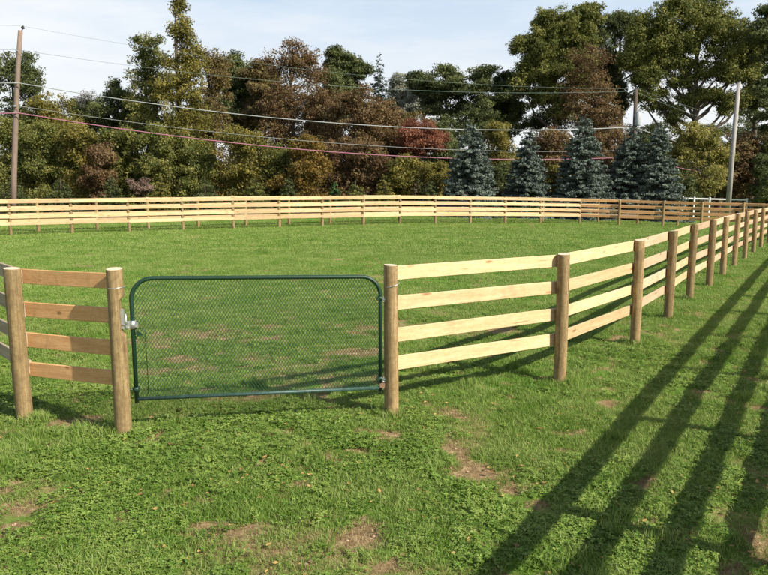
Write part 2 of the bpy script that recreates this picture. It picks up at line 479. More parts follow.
def tuft_mesh(name, n, spread, hmin, hmax, w, mat, r, flop=0.6):
    V = []; F = []; T = []
    for i in range(n):
        a = r.uniform(0, 2 * PI); d = spread * math.sqrt(r.random())
        x, y = d * math.cos(a), d * math.sin(a)
        h = r.uniform(hmin, hmax); la = r.uniform(0, 2 * PI); lean = r.uniform(0.1, flop) * h
        wa = r.uniform(0, PI); dx, dy = math.cos(wa) * w / 2, math.sin(wa) * w / 2
        lx, ly = math.cos(la) * lean, math.sin(la) * lean
        b0 = len(V); t = r.random()
        V += [(x - dx, y - dy, -0.01), (x + dx, y + dy, -0.01), (x + dx * .8 + lx * .35, y + dy * .8 + ly * .35, h * .6), (x - dx * .8 + lx * .35, y - dy * .8 + ly * .35, h * .6),
              (x + lx + dx * .15, y + ly + dy * .15, h), (x + lx - dx * .15, y + ly - dy * .15, h)]
        F += [(b0, b0 + 1, b0 + 2, b0 + 3), (b0 + 3, b0 + 2, b0 + 4, b0 + 5)]
        T += [t * .6, t * .6, t * .8 + .1, t * .8 + .1, t * .8 + .2, t * .8 + .2]
    return np_mesh(name, V, F, mat, False, {'tint': T})

def clover_mesh(name, n, spread, mat, r, smin=0.008, smax=0.014):
    V = []; F = []; T = []
    for i in range(n):
        a = r.uniform(0, 2 * PI); d = spread * math.sqrt(r.random())
        x, y = d * math.cos(a), d * math.sin(a)
        h = r.uniform(0.012, 0.055) * (1.1 - 0.6 * d / spread)
        s = r.uniform(smin, smax); a0 = r.uniform(0, 2 * PI); tilt = Vector((r.gauss(0, .3), r.gauss(0, .3), 1)).normalized()
        u = tilt.orthogonal().normalized(); v = tilt.cross(u); t = r.random()
        for k in range(3):
            q = a0 + k * 2 * PI / 3
            e = u * math.cos(q) + v * math.sin(q); g = u * -math.sin(q) + v * math.cos(q)
            c = Vector((x, y, h))
            b0 = len(V)
            V += [c, c + e * s * 1.1 + g * s * .75 + tilt * s * .25, c + e * s * 1.9, c + e * s * 1.1 - g * s * .75 + tilt * s * .25]
            F += [(b0, b0 + 1, b0 + 2, b0 + 3)]; T += [t] * 4
    return np_mesh(name, [tuple(q) for q in V], F, mat, False, {'tint': T})

protos = bpy.data.collections.new('ground_cover_sources')
rr = random.Random(3)
pm = []
for k in range(3): pm.append(clover_mesh('a_clover_%d' % k, 62, 0.105, CLOVER, rr, 0.0055, 0.0105))
for k in range(2): pm.append(clover_mesh('b_broad_%d' % k, 26, 0.10, CLOVER, rr, 0.009, 0.016))
for k in range(3): pm.append(tuft_mesh('c_tuft_%d' % k, 80, 0.11, 0.015, 0.052, 0.005, BLADE, rr, 1.3))
for k in range(2): pm.append(tuft_mesh('d_straw_%d' % k, 30, 0.11, 0.006, 0.025, 0.004, STRAW, rr, 2.5))
for k in range(3): pm.append(tuft_mesh('e_patch_%d' % k, 260, 0.34, 0.015, 0.052, 0.010, BLADE, rr, 1.3))
for k in range(2): pm.append(tuft_mesh('f_farpatch_%d' % k, 260, 0.75, 0.02, 0.06, 0.022, BLADE, rr, 1.2))
pm.append(tuft_mesh('g_tall', 46, 0.07, 0.04, 0.10, 0.005, BLADE, rr, 0.7))
def litter_mesh(name, r):
    V = []; F = []; T = []
    for i in range(3):
        x, y = r.gauss(0, .12), r.gauss(0, .12); a = r.uniform(0, 6.28); s = r.uniform(.012, .026); z = r.uniform(.02, .045)
        c, s_ = math.cos(a), math.sin(a)
        pts = [(-1, 0, .2), (-.3, .55, .5), (.5, .45, .35), (1.1, 0, .6), (.5, -.45, .3), (-.3, -.55, .45), (0, 0, .05)]
        b0 = len(V)
        V += [(x + (u * c - v * s_) * s, y + (u * s_ + v * c) * s, z + w * s * r.uniform(.6, 1.2)) for u, v, w in pts]
        F += [(b0 + k, b0 + (k + 1) % 6, b0 + 6) for k in range(6)]; T += [r.random()] * 7
    return np_mesh(name, V, F, LITTER, False, {'tint': T})
LITTER = blade_mat('fallen_leaf', (0.14, 0.075, 0.035), (0.27, 0.15, 0.06), (0.42, 0.28, 0.10), .15)
for k in range(2): pm.append(litter_mesh('h_litter_%d' % k, rr))
for me in pm:
    o = bpy.data.objects.new(me.name, me)
    protos.objects.link(o)

def scatter(name, pts, rots, scls, ids, label):
    me = bpy.data.meshes.new(name)
    me.vertices.add(len(pts)); me.vertices.foreach_set('co', np.asarray(pts, np.float32).ravel())
    for an, tp, av in (('rot', 'FLOAT', rots), ('scl', 'FLOAT', scls)):
        a = me.attributes.new(an, tp, 'POINT'); a.data.foreach_set('value', np.asarray(av, np.float32))
    a = me.attributes.new('pick', 'INT', 'POINT'); a.data.foreach_set('value', np.asarray(ids, np.int32))
    o = part(name, me)
    ng = bpy.data.node_groups.new(name + '_nodes', 'GeometryNodeTree')
    ng.interface.new_socket('Geometry', in_out='INPUT', socket_type='NodeSocketGeometry')
    ng.interface.new_socket('Geometry', in_out='OUTPUT', socket_type='NodeSocketGeometry')
    gi = ng.nodes.new('NodeGroupInput'); go = ng.nodes.new('NodeGroupOutput')
    ci = ng.nodes.new('GeometryNodeCollectionInfo'); ci.inputs['Collection'].default_value = protos
    ci.inputs['Separate Children'].default_value = True; ci.inputs['Reset Children'].default_value = True
    iop = ng.nodes.new('GeometryNodeInstanceOnPoints'); iop.inputs['Pick Instance'].default_value = True
    def na(nm, tp):
        n = ng.nodes.new('GeometryNodeInputNamedAttribute'); n.data_type = tp; n.inputs['Name'].default_value = nm
        return [s for s in n.outputs if s.enabled and s.name == 'Attribute'][0]
    cx = ng.nodes.new('ShaderNodeCombineXYZ')
    er = ng.nodes.new('FunctionNodeEulerToRotation')
    ng.links.new(na('rot', 'FLOAT'), cx.inputs['Z']); ng.links.new(cx.outputs[0], er.inputs[0])
    ng.links.new(gi.outputs[0], iop.inputs['Points']); ng.links.new(ci.outputs[0], iop.inputs['Instance'])
    ng.links.new(na('pick', 'INT'), iop.inputs['Instance Index'])
    ng.links.new(er.outputs[0], iop.inputs['Rotation']); ng.links.new(na('scl', 'FLOAT'), iop.inputs['Scale'])
    ng.links.new(iop.outputs[0], go.inputs[0])
    md = o.modifiers.new('scatter', 'NODES'); md.node_group = ng
    return tag(o, label, None, None, 'stuff')

def strip(y0, y1, dens, margin=2.5):
    """random points on the ground between two distances, as wide as the view plus a margin"""
    w1 = 0.56 * y1 + margin
    n = int(dens * 2 * w1 * (y1 - y0))
    x = rng.uniform(-w1, w1, n); y = rng.uniform(y0, y1, n)
    k = np.abs(x) < 0.56 * y + margin
    return x[k], y[k]
# near lawn: clover, tufts, straw
P = []; I = []; SC = []
x1, y1 = strip(2.6, 7.5, 230)
x2, y2 = strip(7.5, 14, 120)
x = np.r_[x1, x2]; y = np.r_[y1, y2]
s = soil_mask(x, y)
cl = fbm(x * 0.8 + 5, y * 0.8 + 33, 4) + 0.05 * (rng.random(len(x)) - .5)
u = rng.random(len(x))
bias = np.clip((y - 8) / 6, 0, 1) * 0.30 + np.clip((x - 1.5) / 4, 0, 1) * 0.06
grassy = u < np.clip(0.62 + (0.50 - cl + bias) * 2.6, 0.16, 0.92)
ids = np.where(grassy, 5 + rng.integers(0, 3, len(x)), rng.integers(0, 5, len(x)))
ids = np.where((ids == 3) | (ids == 4), np.where(u < 0.6, rng.integers(0, 3, len(x)), ids), ids)
keep = rng.random(len(x)) > np.clip(s * 1.5 - 0.1, 0, 0.97)
dry = ((s > 0.15) & (rng.random(len(x)) < 0.40)) | (rng.random(len(x)) < 0.15)
ids = np.where(dry, 8 + rng.integers(0, 2, len(x)), ids)
keep |= dry & (rng.random(len(x)) < 0.5)
tall = (~dry) & (fbm(x * 1.7 + 2, y * 1.7, 3) > 0.66) & (rng.random(len(x)) < .35)
ids = np.where(tall, 15, ids)
ids = np.where(rng.random(len(x)) < .022, 16 + rng.integers(0, 2, len(x)), ids)
x, y, ids, s = x[keep], y[keep], ids[keep], s[keep]
for px, py in ((-3.72, 6.97), (-2.53, 6.53), (0.08, 7.09), (2.17, 8.40), (3.81, 10.40), (5.13, 12.43), (6.46, 14.6)):
    k = 14; a = rng.uniform(0, 2 * PI, k); d = rng.uniform(.085, .16, k)
    x = np.r_[x, px + d * np.cos(a)]; y = np.r_[y, py + d * np.sin(a)]; s = np.r_[s, np.zeros(k)]
    ids = np.r_[ids, np.where(rng.random(k) < .45, 15, np.where(rng.random(k) < .5, 5, 8))]
sc = rng.uniform(0.75, 1.35, len(x)) * (1 - 0.35 * s)
scatter('clover_lawn', np.stack([x, y, ground_z(x, y) - .004], 1), rng.uniform(0, 2 * PI, len(x)), sc, ids, 'clover and short grass growing in front of the gate')
x1, y1 = strip(12.5, 26, 17, 4); x2, y2 = strip(24, 50, 5.5, 6)
id1 = 10 + rng.integers(0, 3, len(x1)); id2 = 13 + rng.integers(0, 2, len(x2))
x = np.r_[x1, x2]; y = np.r_[y1, y2]; ids = np.r_[id1, id2]
s = soil_mask(x, y)
keep = (rng.random(len(x)) > np.clip(s * 1.3 - .1, 0, .9)) & (forest_mask(x, y) < 0.8)
x, y, ids = x[keep], y[keep], ids[keep]
scatter('field_grass', np.stack([x, y, ground_z(x, y) - .006], 1), rng.uniform(0, 2 * PI, len(x)), rng.uniform(0.7, 1.2, len(x)), ids, 'mown grass of the fenced field and the strip behind it')

# small clods and stones on the bare patches
def clod_mesh():
    V = []; F = []
    r = random.Random(11)
    k = 0
    while k < 420:
        x = r.uniform(-5, 4.5); y = r.uniform(3.4, 9.5)
        if float(soil_mask(np.array([x]), np.array([y]))[0]) < 0.45: continue
        k += 1
        s = r.uniform(0.006, 0.022); z = gz(x, y) - 0.012
        b0 = len(V)
        for d in ((1,0,0),(-1,0,0),(0,1,0),(0,-1,0),(0,0,1),(0,0,-1)):
            V.append((x + d[0] * s * r.uniform(.6, 1.3), y + d[1] * s * r.uniform(.6, 1.3), z + d[2] * s * r.uniform(.4, .8)))
        for f in ((0,2,4),(2,1,4),(1,3,4),(3,0,4),(2,0,5),(1,2,5),(3,1,5),(0,3,5)): F.append(tuple(b0 + i for i in f))
    return np_mesh('soil_clods', V, F, plain('dry_soil_clod', (0.36, 0.24, 0.15), 0.95, 0, .3, 50), True)
tag(part('soil_clods', clod_mesh()), 'crumbs of dry soil lying on the bare patches', None, None, 'stuff')

# ------------------------------------------------------------------ board fences
ZB = (1.49, 1.16, 0.83, 0.53)      # heights of the four board centres
def post_mesh(name, r, h, notch=False, n=14, mat=POST):
    """round sawn post with a slightly chamfered top; notch: a flat cut facing +X for the hinge"""
    rr_ = random.Random(name)
    zs = [-0.15, 0.0, 0.25, 0.5, 0.75, 0.93, 0.98, 1.03, 1.15, 1.27, 1.32, 1.36, h - 0.012, h]
    me = bpy.data.meshes.new(name)
    V = []; F = []; M = []; SM = []
    ph = [rr_.uniform(0, 6) for _ in range(3)]
    for i, z in enumerate(zs):
        rad = r * (1.04 - 0.05 * z / h) * (0.955 if i == len(zs) - 1 else 1)
        for k in range(n):
            a = 2 * PI * k / n
            q = rad * (1 + 0.018 * math.sin(2 * a + ph[0] + z * 1.3) + 0.012 * math.sin(3 * a + ph[1] - z * 2.1))
            X, Y = q * math.cos(a), q * math.sin(a)
            if notch and 0.99 < z < 1.33: X = min(X, r * 0.42)
            V.append((X + 0.006 * math.sin(z * 2 + ph[2]), Y, z + (0.006 * math.sin(a + ph[0]) if i >= len(zs) - 2 else 0)))
    for i in range(len(zs) - 1):
        for k in range(n):
            a = i * n + k; b_ = i * n + (k + 1) % n
            F.append((a, b_, b_ + n, a + n)); M.append(0); SM.append(not notch or not (5 <= i <= 10))
    F.append(tuple(range((len(zs) - 1) * n, len(zs) * n))); M.append(1); SM.append(False)
    me.from_pydata(V, [], F); me.materials.append(mat); me.materials.append(POST_END)
    me.polygons.foreach_set('material_index', M); me.polygons.foreach_set('use_smooth', SM); me.update()
    return me
POSTS = [post_mesh('post_%d' % i, 0.070 + 0.003 * i, 1.58 + 0.008 * (i % 3)) for i in range(4)]
HINGE_POST = post_mesh('hinge_post', 0.076, 1.62, True, 20)

def board_mesh(name, mat, L=2.44, h=0.148, t=0.027):
    """sawn board along X with worn corners and a trace of bow"""
    rr_ = random.Random(name)
    V = []; F = []; ns = 6; c = 0.004
    bow = rr_.uniform(-0.006, 0.006)
    prof = [(-t/2 + c, -h/2), (t/2 - c, -h/2), (t/2, -h/2 + c), (t/2, h/2 - c), (t/2 - c, h/2), (-t/2 + c, h/2), (-t/2, h/2 - c), (-t/2, -h/2 + c)]
    for i in range(ns + 1):
        s_ = i / ns; x = (s_ - .5) * L
        dz = bow * math.sin(PI * s_) + rr_.uniform(-.0015, .0015)
        V += [(x, y, z + dz) for y, z in prof]
    for i in range(ns):
        for k in range(8):
            a = i * 8 + k; b_ = i * 8 + (k + 1) % 8
            F.append((a, a + 8, b_ + 8, b_))
    F.append(tuple(range(8))); F.append(tuple(ns * 8 + k for k in range(8))[::-1])
    me = bpy.data.meshes.new(name); me.from_pydata(V, [], F); me.materials.append(mat); me.update()
    return me
BM = {k: [board_mesh(k + '_board_%d' % i, m_) for i in range(4)] for k, m_ in (('fresh', BOARD), ('old', BOARD_SHADE_GREY), ('brown', BOARD_SHADE_BROWN), ('tan', BOARD_TAN))}  # 'old' is painted grey shade, 'brown' painted dim light; same timber as 'fresh'

frnd = random.Random(21)
def fence_run(root, pts, side, kinds='fresh', posts=None, skip_first=False, z_off=None):
    """pts: post positions; side: +1 puts the boards left of the walking direction, -1 right"""
    for i, (x, y) in enumerate(pts):
        if i == 0 and skip_first: continue
        me = frnd.choice(POSTS)
        if posts and i in posts: me = posts[i]
        o = part('post', me, root, (x, y, gz(x, y)))
        o.rotation_euler = (frnd.gauss(0, .008), frnd.gauss(0, .008), frnd.uniform(0, 6.28) if me is not HINGE_POST else 0.2)
    for i in range(len(pts) - 1):
        (xa, ya), (xb, yb) = pts[i], pts[i + 1]
        dx, dy = xb - xa, yb - ya; L = math.hypot(dx, dy)
        nx_, ny_ = -dy / L * side, dx / L * side
        off = 0.071 + 0.0145
        za, zb = gz(xa, ya), gz(xb, yb)
        ang = math.atan2(dy, dx); pitch = math.atan2(zb - za, L)
        kd = kinds if isinstance(kinds, str) else kinds[i]
        for zc in ZB:
            o = part('board', frnd.choice(BM[kd]), root, ((xa + xb) / 2 + nx_ * off, (ya + yb) / 2 + ny_ * off, (za + zb) / 2 + zc + frnd.gauss(0, .006)))
            o.rotation_euler = (frnd.gauss(0, .01), -pitch + frnd.gauss(0, .0022), ang)
            o.scale = ((L - 0.004) / 2.44, 1, frnd.uniform(.97, 1.03))

ring = thing('board_fence', 'four-board wooden fence on round posts around the grass ring, broken by the green gate', 'fence', (0, 0, 0))
right = [(0.08, 7.09), (2.17, 8.40), (3.81, 10.40), (5.13, 12.43), (6.46, 14.60), (7.86, 16.75), (9.20, 18.85), (10.58, 21.02),
         (12.00, 23.20), (13.52, 25.55), (15.08, 27.95), (16.6, 30.2), (18.1, 32.3), (19.5, 34.4), (20.9, 36.5), (22.3, 38.6), (23.0, 40.4)]
fence_run(ring, right, +1, ['fresh'] * 2 + ['tan', 'fresh', 'tan', 'tan'] + ['tan'] * 12)
far = [(-21.1, 29.1), (-18.85, 30.15), (-16.66, 31.25), (-14.44, 32.42), (-12.16, 33.45), (-9.92, 34.6), (-7.67, 35.75), (-5.48, 36.75), (-3.32, 37.7),
       (-1.15, 38.6), (0.90, 39.8), (2.98, 40.95), (5.15, 42.0), (7.4, 42.95), (9.75, 43.85), (12.45, 44.75), (14.75, 44.1), (17.2, 43.3), (19.2, 42.5), (21.3, 41.7), (23.0, 40.4)]
fence_run(ring, far[:16], -1)
fence_run(ring, far[15:-1] + [(22.93, 40.42)], +1, 'brown', skip_first=True)  # run turned from the sun: its shade is painted with brown boards
left = [(-2.53, 6.53), (-3.72, 6.97), (-5.35, 8.75), (-7.0, 10.6), (-8.7, 12.5), (-10.4, 14.4)]
fence_run(ring, left, -1, ['brown', 'old', 'old', 'old', 'old'], {0: HINGE_POST})  # boards facing off the sun: shade painted as brown, then grey

outer = thing('outer_board_fence', 'second four-board fence seen in the gaps right behind the far side of the ring', 'fence', (0, 0, 0))
o_pts = []
for (xa, ya), (xb, yb) in zip(far[:15], far[1:16]):
    L = math.hypot(xb - xa, yb - ya)
    o_pts.append(((xa + xb) / 2 - .1 - (yb - ya) / L * 1.9, (ya + yb) / 2 + (xb - xa) / L * 1.9))
o_pts += [(14.2, 46.6), (16.6, 46.0), (18.9, 45.2), (21.2, 44.4), (23.5, 43.6), (25.8, 42.8), (28.1, 42.0)]
fence_run(outer, o_pts, -1, ['fresh'] * 15 + ['tan', 'brown', 'brown', 'brown', 'brown', 'brown', 'brown', 'brown'])  # turned end also takes the brown boards with painted shade

lane = thing('lane_board_fence', 'four-board fence right of the picture whose long striped shadow lies on the grass', 'fence', (0, 0, 0))
lp = [(4.275 + 0.537 * 2.44 * k, 5.91 + 0.844 * 2.44 * k) for k in range(-2, 22)]
fence_run(lane, lp, +1)

# ------------------------------------------------------------------ the gate
GA = Vector((-2.402, 6.558, 0)); GB = Vector((-0.036, 7.065, 0))
gdir = (GB - GA).normalized(); GL = (GB - GA).length
gang = math.atan2(gdir.y, gdir.x)
gate = thing('green_gate', 'dark green tubular steel gate with diamond mesh between two wooden posts', 'gate', (GA.x, GA.y, 0), None, gang)
TOP_L, TOP_R, BOT_L, BOT_R, RC = 1.527, 1.482, 0.347, 0.306, 0.20
def arc(cx, cz, r, a0, a1, n=8):
    return [(cx + r * math.cos(a0 + (a1 - a0) * k / n), 0, cz + r * math.sin(a0 + (a1 - a0) * k / n)) for k in range(n + 1)]
fr = MB()
loop = [(0, 0, BOT_L - 0.03)] + arc(RC, TOP_L - RC, RC, PI, PI / 2) + arc(GL - RC, TOP_R - RC, RC, PI / 2, 0) + [(GL, 0, BOT_R - 0.03)]
fr.tube(loop, 0.0205, 12)
part('frame', fr.mesh('gate_frame', GREEN_PAINT), gate)
br = MB(); br.tube([(0.012, 0, BOT_L), (GL - 0.012, 0, BOT_R)], 0.019, 12)
part('bottom_rail', br.mesh('gate_bottom_rail', GREEN_WORN), gate)
for xx, zz_ in ((0, BOT_L - .032), (GL, BOT_R - .032)):
    e = MB(); e.tube([(xx, 0, zz_ - .006), (xx, 0, zz_ + .004)], 0.019, 12); part('end_cap', e.mesh('end_cap', BLACK), gate)
# woven diamond mesh clipped to the frame opening
def inside(x, z):
    t = x / GL; top = TOP_L + (TOP_R - TOP_L) * t; bot = BOT_L + (BOT_R - BOT_L) * t
    if x < 0.0 or x > GL or z > top or z < bot: return False
    if x < RC and z > TOP_L - RC and math.hypot(x - RC, z - TOP_L + RC) > RC: return False
    if x > GL - RC and z > TOP_R - RC and math.hypot(x - GL + RC, z - TOP_R + RC) > RC: return False
    return True
V = []; F = []
slope = 1.55; pitch = 0.031; wr = 0.0023
for sgn in (1, -1):
    for k in range(-70, 160):
        x0 = k * pitch
        seg = []
        for j in range(0, 261):
            z = 0.28 + j * 0.005
            x_ = x0 + sgn * (z - 0.28) / slope
            if inside(x_, z): seg.append((x_, z))
        if len(seg) < 3: continue
        (xa, za), (xb, zb) = seg[0], seg[-1]
        d = Vector((xb - xa, 0, zb - za)).normalized(); u_ = Vector((-d.z, 0, d.x)) * wr; v_ = Vector((0, wr, 0)); ofs = Vector((0, 0.0012 * sgn, 0))
        b0 = len(V)
        for (x_, z) in ((xa, za), (xb, zb)):
            c_ = Vector((x_, 0, z)) + ofs
            V += [tuple(c_ + u_), tuple(c_ + v_), tuple(c_ - u_), tuple(c_ - v_)]
        F += [(b0, b0 + 1, b0 + 5, b0 + 4), (b0 + 1, b0 + 2, b0 + 6, b0 + 5), (b0 + 2, b0 + 3, b0 + 7, b0 + 6), (b0 + 3, b0, b0 + 4, b0 + 7)]
wm = part('wire_mesh', np_mesh('wire_mesh', V, F, WIRE, False), gate)
tag(wm, 'fine diamond wire mesh filling the gate', kind='stuff')
# top hinge: clamp round the tube, strap and bracket on the notched post
h = MB(); h.tube([(0, 0, 1.045), (0, 0, 1.125)], 0.031, 14); h.box((-0.035, -0.012, 1.085), (0.05, 0.014, 0.075)); h.box((0.036, -0.01, 1.085), (0.03, 0.03, 0.045))
for z_ in (1.06, 1.108): h.tube([(-0.042, -0.035, z_), (-0.042, 0.02, z_)], 0.008, 6)
part('hinge_clamp', h.mesh('hinge_clamp', GALV), gate)
h = MB(); h.box((-0.09, 0.012, 1.14), (0.035, 0.03, 0.19)); h.tube([(-0.115, 0.0, 1.085), (-0.03, 0.0, 1.085)], 0.010, 8); h.tube([(-0.06, 0, 1.04), (-0.06, 0, 1.19)], 0.009, 8)
part('hinge_bracket', h.mesh('hinge_bracket', GALV), gate)
h = MB(); h.tube([(0, 0, .42), (0, 0, .47)], 0.029, 12); h.tube([(-0.11, 0.0, .445), (-0.02, 0.0, .445)], 0.009, 8)
part('lower_hinge', h.mesh('lower_hinge', GREEN_PAINT), gate)
# slack tie wire hanging inside the mesh next to the hinge
h = MB(); h.tube([(0.02, -0.02, 1.05), (0.10, -0.022, 1.045), (0.112, -0.02, 1.0), (0.115, -0.012, 0.4)], 0.0035, 6)
h.add([(0.03, -0.022, 1.04), (0.10, -0.022, 0.985), (0.035, -0.022, 0.975), (0.03, -0.03, 1.04), (0.10, -0.03, 0.985), (0.035, -0.03, 0.975)], [(0, 1, 2), (5, 4, 3), (0, 3, 4, 1), (1, 4, 5, 2), (2, 5, 3, 0)])
part('brace_rod', h.mesh('brace_rod', GREEN_PAINT), gate)
# latch side: two eye bolts
for z_ in (1.255, 0.41):
    h = MB(); h.tube([(GL - .005, 0, z_ - .018), (GL - .005, 0, z_ + .018)], 0.029, 12); h.box((GL - .03, -.015, z_), (.03, .03, .028))
    part('latch_collar', h.mesh('latch_collar', GREEN_PAINT), gate)
    h = MB(); h.tube([(GL + .015, -.01, z_ - .012), (GL + .06, -.012, z_ - .018), (GL + .11, -.01, z_ - .012)], 0.009, 8)
    h.tube([(GL + .035 + .02 * math.cos(a * PI / 5), -.012 + .0 * a, z_ - .016 + .02 * math.sin(a * PI / 5)) for a in range(11)], 0.005, 6)
    part('eye_bolt', h.mesh('eye_bolt', GALV), gate)
h = MB(); h.box((GL + .015, -.01, 0.335), (.055, .03, .05))
part('latch_block', h.mesh('latch_block', RUST), gate)
# tie wires round the two gate posts
for (x_, y_, r_, z_, tl) in ((-2.53, 6.53, .0775, 1.445, .01), (0.08, 7.09, .0755, 1.385, .09)):
    h = MB()
    h.tube([(r_ * math.cos(a * PI / 10), r_ * math.sin(a * PI / 10), z_ + gz(x_, y_) + tl * .25 * math.sin(a * PI / 10 + 1)) for a in range(21)], 0.0035, 6)
    wl = part('wire_loop', h.mesh('wire_loop', GALV), ring, (x_, y_, 0))

# ------------------------------------------------------------------ white rail fence in the distance
wf = thing('white_rail_fence', 'short white rail fence far off behind the brown fence, by the grey pole', 'fence', (0, 0, 0))
wp = [(23.3, 55), (24.2, 55), (25.4, 55), (26.9, 54.8), (28.1, 54.6)]
for x_, y_ in wp:
    h = MB(); h.box((0, 0, .8), (.10, .10, 1.8)); h.box((0, 0, 1.713), (.13, .13, .025)); h.box((0, 0, 1.74), (.07, .07, .03))
    part('post', h.mesh('white_post', WHITE_VINYL), wf, (x_, y_, gz(x_, y_)))
for (xa, ya), (xb, yb) in zip(wp, wp[1:]):
    L = math.hypot(xb - xa, yb - ya); ang = math.atan2(yb - ya, xb - xa)
    for z_ in (1.42, 1.02, 0.62):
        h = MB(); h.box((0, 0, 0), (L - .10, .04, .10), 0)
        o = part('rail', h.mesh('white_rail', WHITE_VINYL), wf, ((xa + xb) / 2, (ya + yb) / 2, (gz(xa, ya) + gz(xb, yb)) / 2 + z_ + .2))
        o.rotation_euler = (0, -math.atan2(gz(xb, yb) - gz(xa, ya), L), ang)

# ------------------------------------------------------------------ poles and wires
pa = thing('utility_pole', 'leaning brown wooden utility pole at the left edge with wires', 'utility pole', (-24.3, 46, 0))
h = MB(); h.tube([(0, 0, -.3), (.29, 0, 2.77), (.75, 0, 6.8), (1.1, 0, 9.6), (1.42, 0, 11.75)], [.19, .18, .165, .15, .135], 12)
part('shaft', h.mesh('pole_shaft', POLE_WOOD), pa)
h = MB(); h.tube([(1.52, -.05, 11.7), (1.60, -.05, 11.86)], .03, 6); h.tube([(1.60, -.05, 11.84), (1.61, -.05, 11.92), (1.62, -.05, 11.96), (1.63, -.05, 12.03)], [.09, .12, .08, .05], 8)
part('insulator', h.mesh('insulator', BLACK), pa)
for z_, xo in ((8.51, .98), (7.10, .83), (6.66, .78), (10.5, 1.2)):
    h = MB(); h.box((xo, -.2, z_), (.12, .14, .10)); h.tube([(xo, -.2, z_), (xo, .0, z_)], .03, 6)
    part('cable_bracket', h.mesh('cable_bracket', GALV), pa)
pb = thing('transformer_pole', 'utility pole with a grey transformer can half hidden behind the right spruces', 'utility pole', (19.6, 56, gz(19.6, 56)))
h = MB(); h.tube([(0, 0, -.3), (0, 0, 5), (-.05, 0, 9.9)], [.18, .165, .13], 12); part('shaft', h.mesh('pole_shaft', BARK), pb)
h = MB(); h.tube([(.05, -.4, 7.1), (.05, -.4, 7.18), (.05, -.4, 8.1), (.05, -.4, 8.18)], [.19, .22, .22, .15], 14); h.tube([(.05, -.4, 8.15), (.05, -.4, 8.38)], .05, 8)
h.box((0, -.2, 7.6), (.1, .2, .5))
part('transformer_can', h.mesh('transformer_can', CAN), pb)
h = MB(); h.box((-1.0, -.17, 7.05), (2.2, .1, .1)); part('cross_arm', h.mesh('cross_arm', POLE_WOOD), pb)
pc = thing('bare_pole', 'bare grey wooden pole standing right of the spruces behind the fence', 'pole', (25.4, 52, gz(25.4, 52)))
h = MB(); h.tube([(0, 0, -.3), (0.02, 0, 5), (.12, 0, 10.0)], [.19, .17, .135], 14); part('shaft', h.mesh('pole_shaft', POLE_GREY), pc)
h = MB(); h.tube([(.12, 0, 10.0), (.12, 0, 10.05)], [.15, .13], 12); h.tube([(.12, 0, 9.93), (.24, -.05, 9.93)], .03, 6)
part('pole_cap', h.mesh('pole_cap', GALV), pc)

def wire(a, b, c, sag, r, mat, label, a_out):
    """a span left of the first pole, the span between the poles and the span to the right"""
    pts = []
    for p0, p1, s_, n in ((a_out, a, sag * .5, 10), (a, b, sag, 28), (b, c, sag * .35, 12)):
        p0, p1 = Vector(p0), Vector(p1)
        for i in range(n):
            t = i / n; q = p0.lerp(p1, t); q.z -= 4 * s_ * t * (1 - t); pts.append(q)
    pts.append(Vector(c))
    h = MB(); h.tube(pts, r, 6)
    o = part('overhead_wire', h.mesh('overhead_wire', mat))
    tag(o, label, 'wire', 'overhead wires strung between the poles')
wire((-23.07, 45.7, 8.51), (19.44, 55.7, 6.52), (44, 80, 4.3), 1.2, .030, WIRE_GREY, 'pale grey cable, thickest of the upper wires crossing the trees', (-60, 38, 9.4))
wire((-23.19, 45.7, 7.10), (19.55, 55.7, 4.75), (44, 80, 3.5), 1.0, .013, WIRE_GREY, 'thin grey-green wire running just above the mauve cable', (-60, 38, 8.2))
wire((-23.22, 45.7, 6.66), (19.57, 55.7, 4.23), (44, 80, 2.5), 1.15, .034, WIRE_PINK, 'mauve telephone cable, lowest of the overhead wires', (-60, 38, 7.2))
wire((-22.91, 45.7, 10.52), (19.29, 55.7, 9.24), (44, 80, 6.9), 1.0, .010, WIRE_GREEN, 'dark green wire second from the top, across the tree crowns', (-60, 38, 11.6))
wire((-22.75, 45.8, 12.0), (19.55, 55.9, 9.45), (44, 80, 8.2), 1.0, .007, WIRE_GREEN, 'topmost thin wire leading off the tip of the left pole', (-60, 38, 12.9))

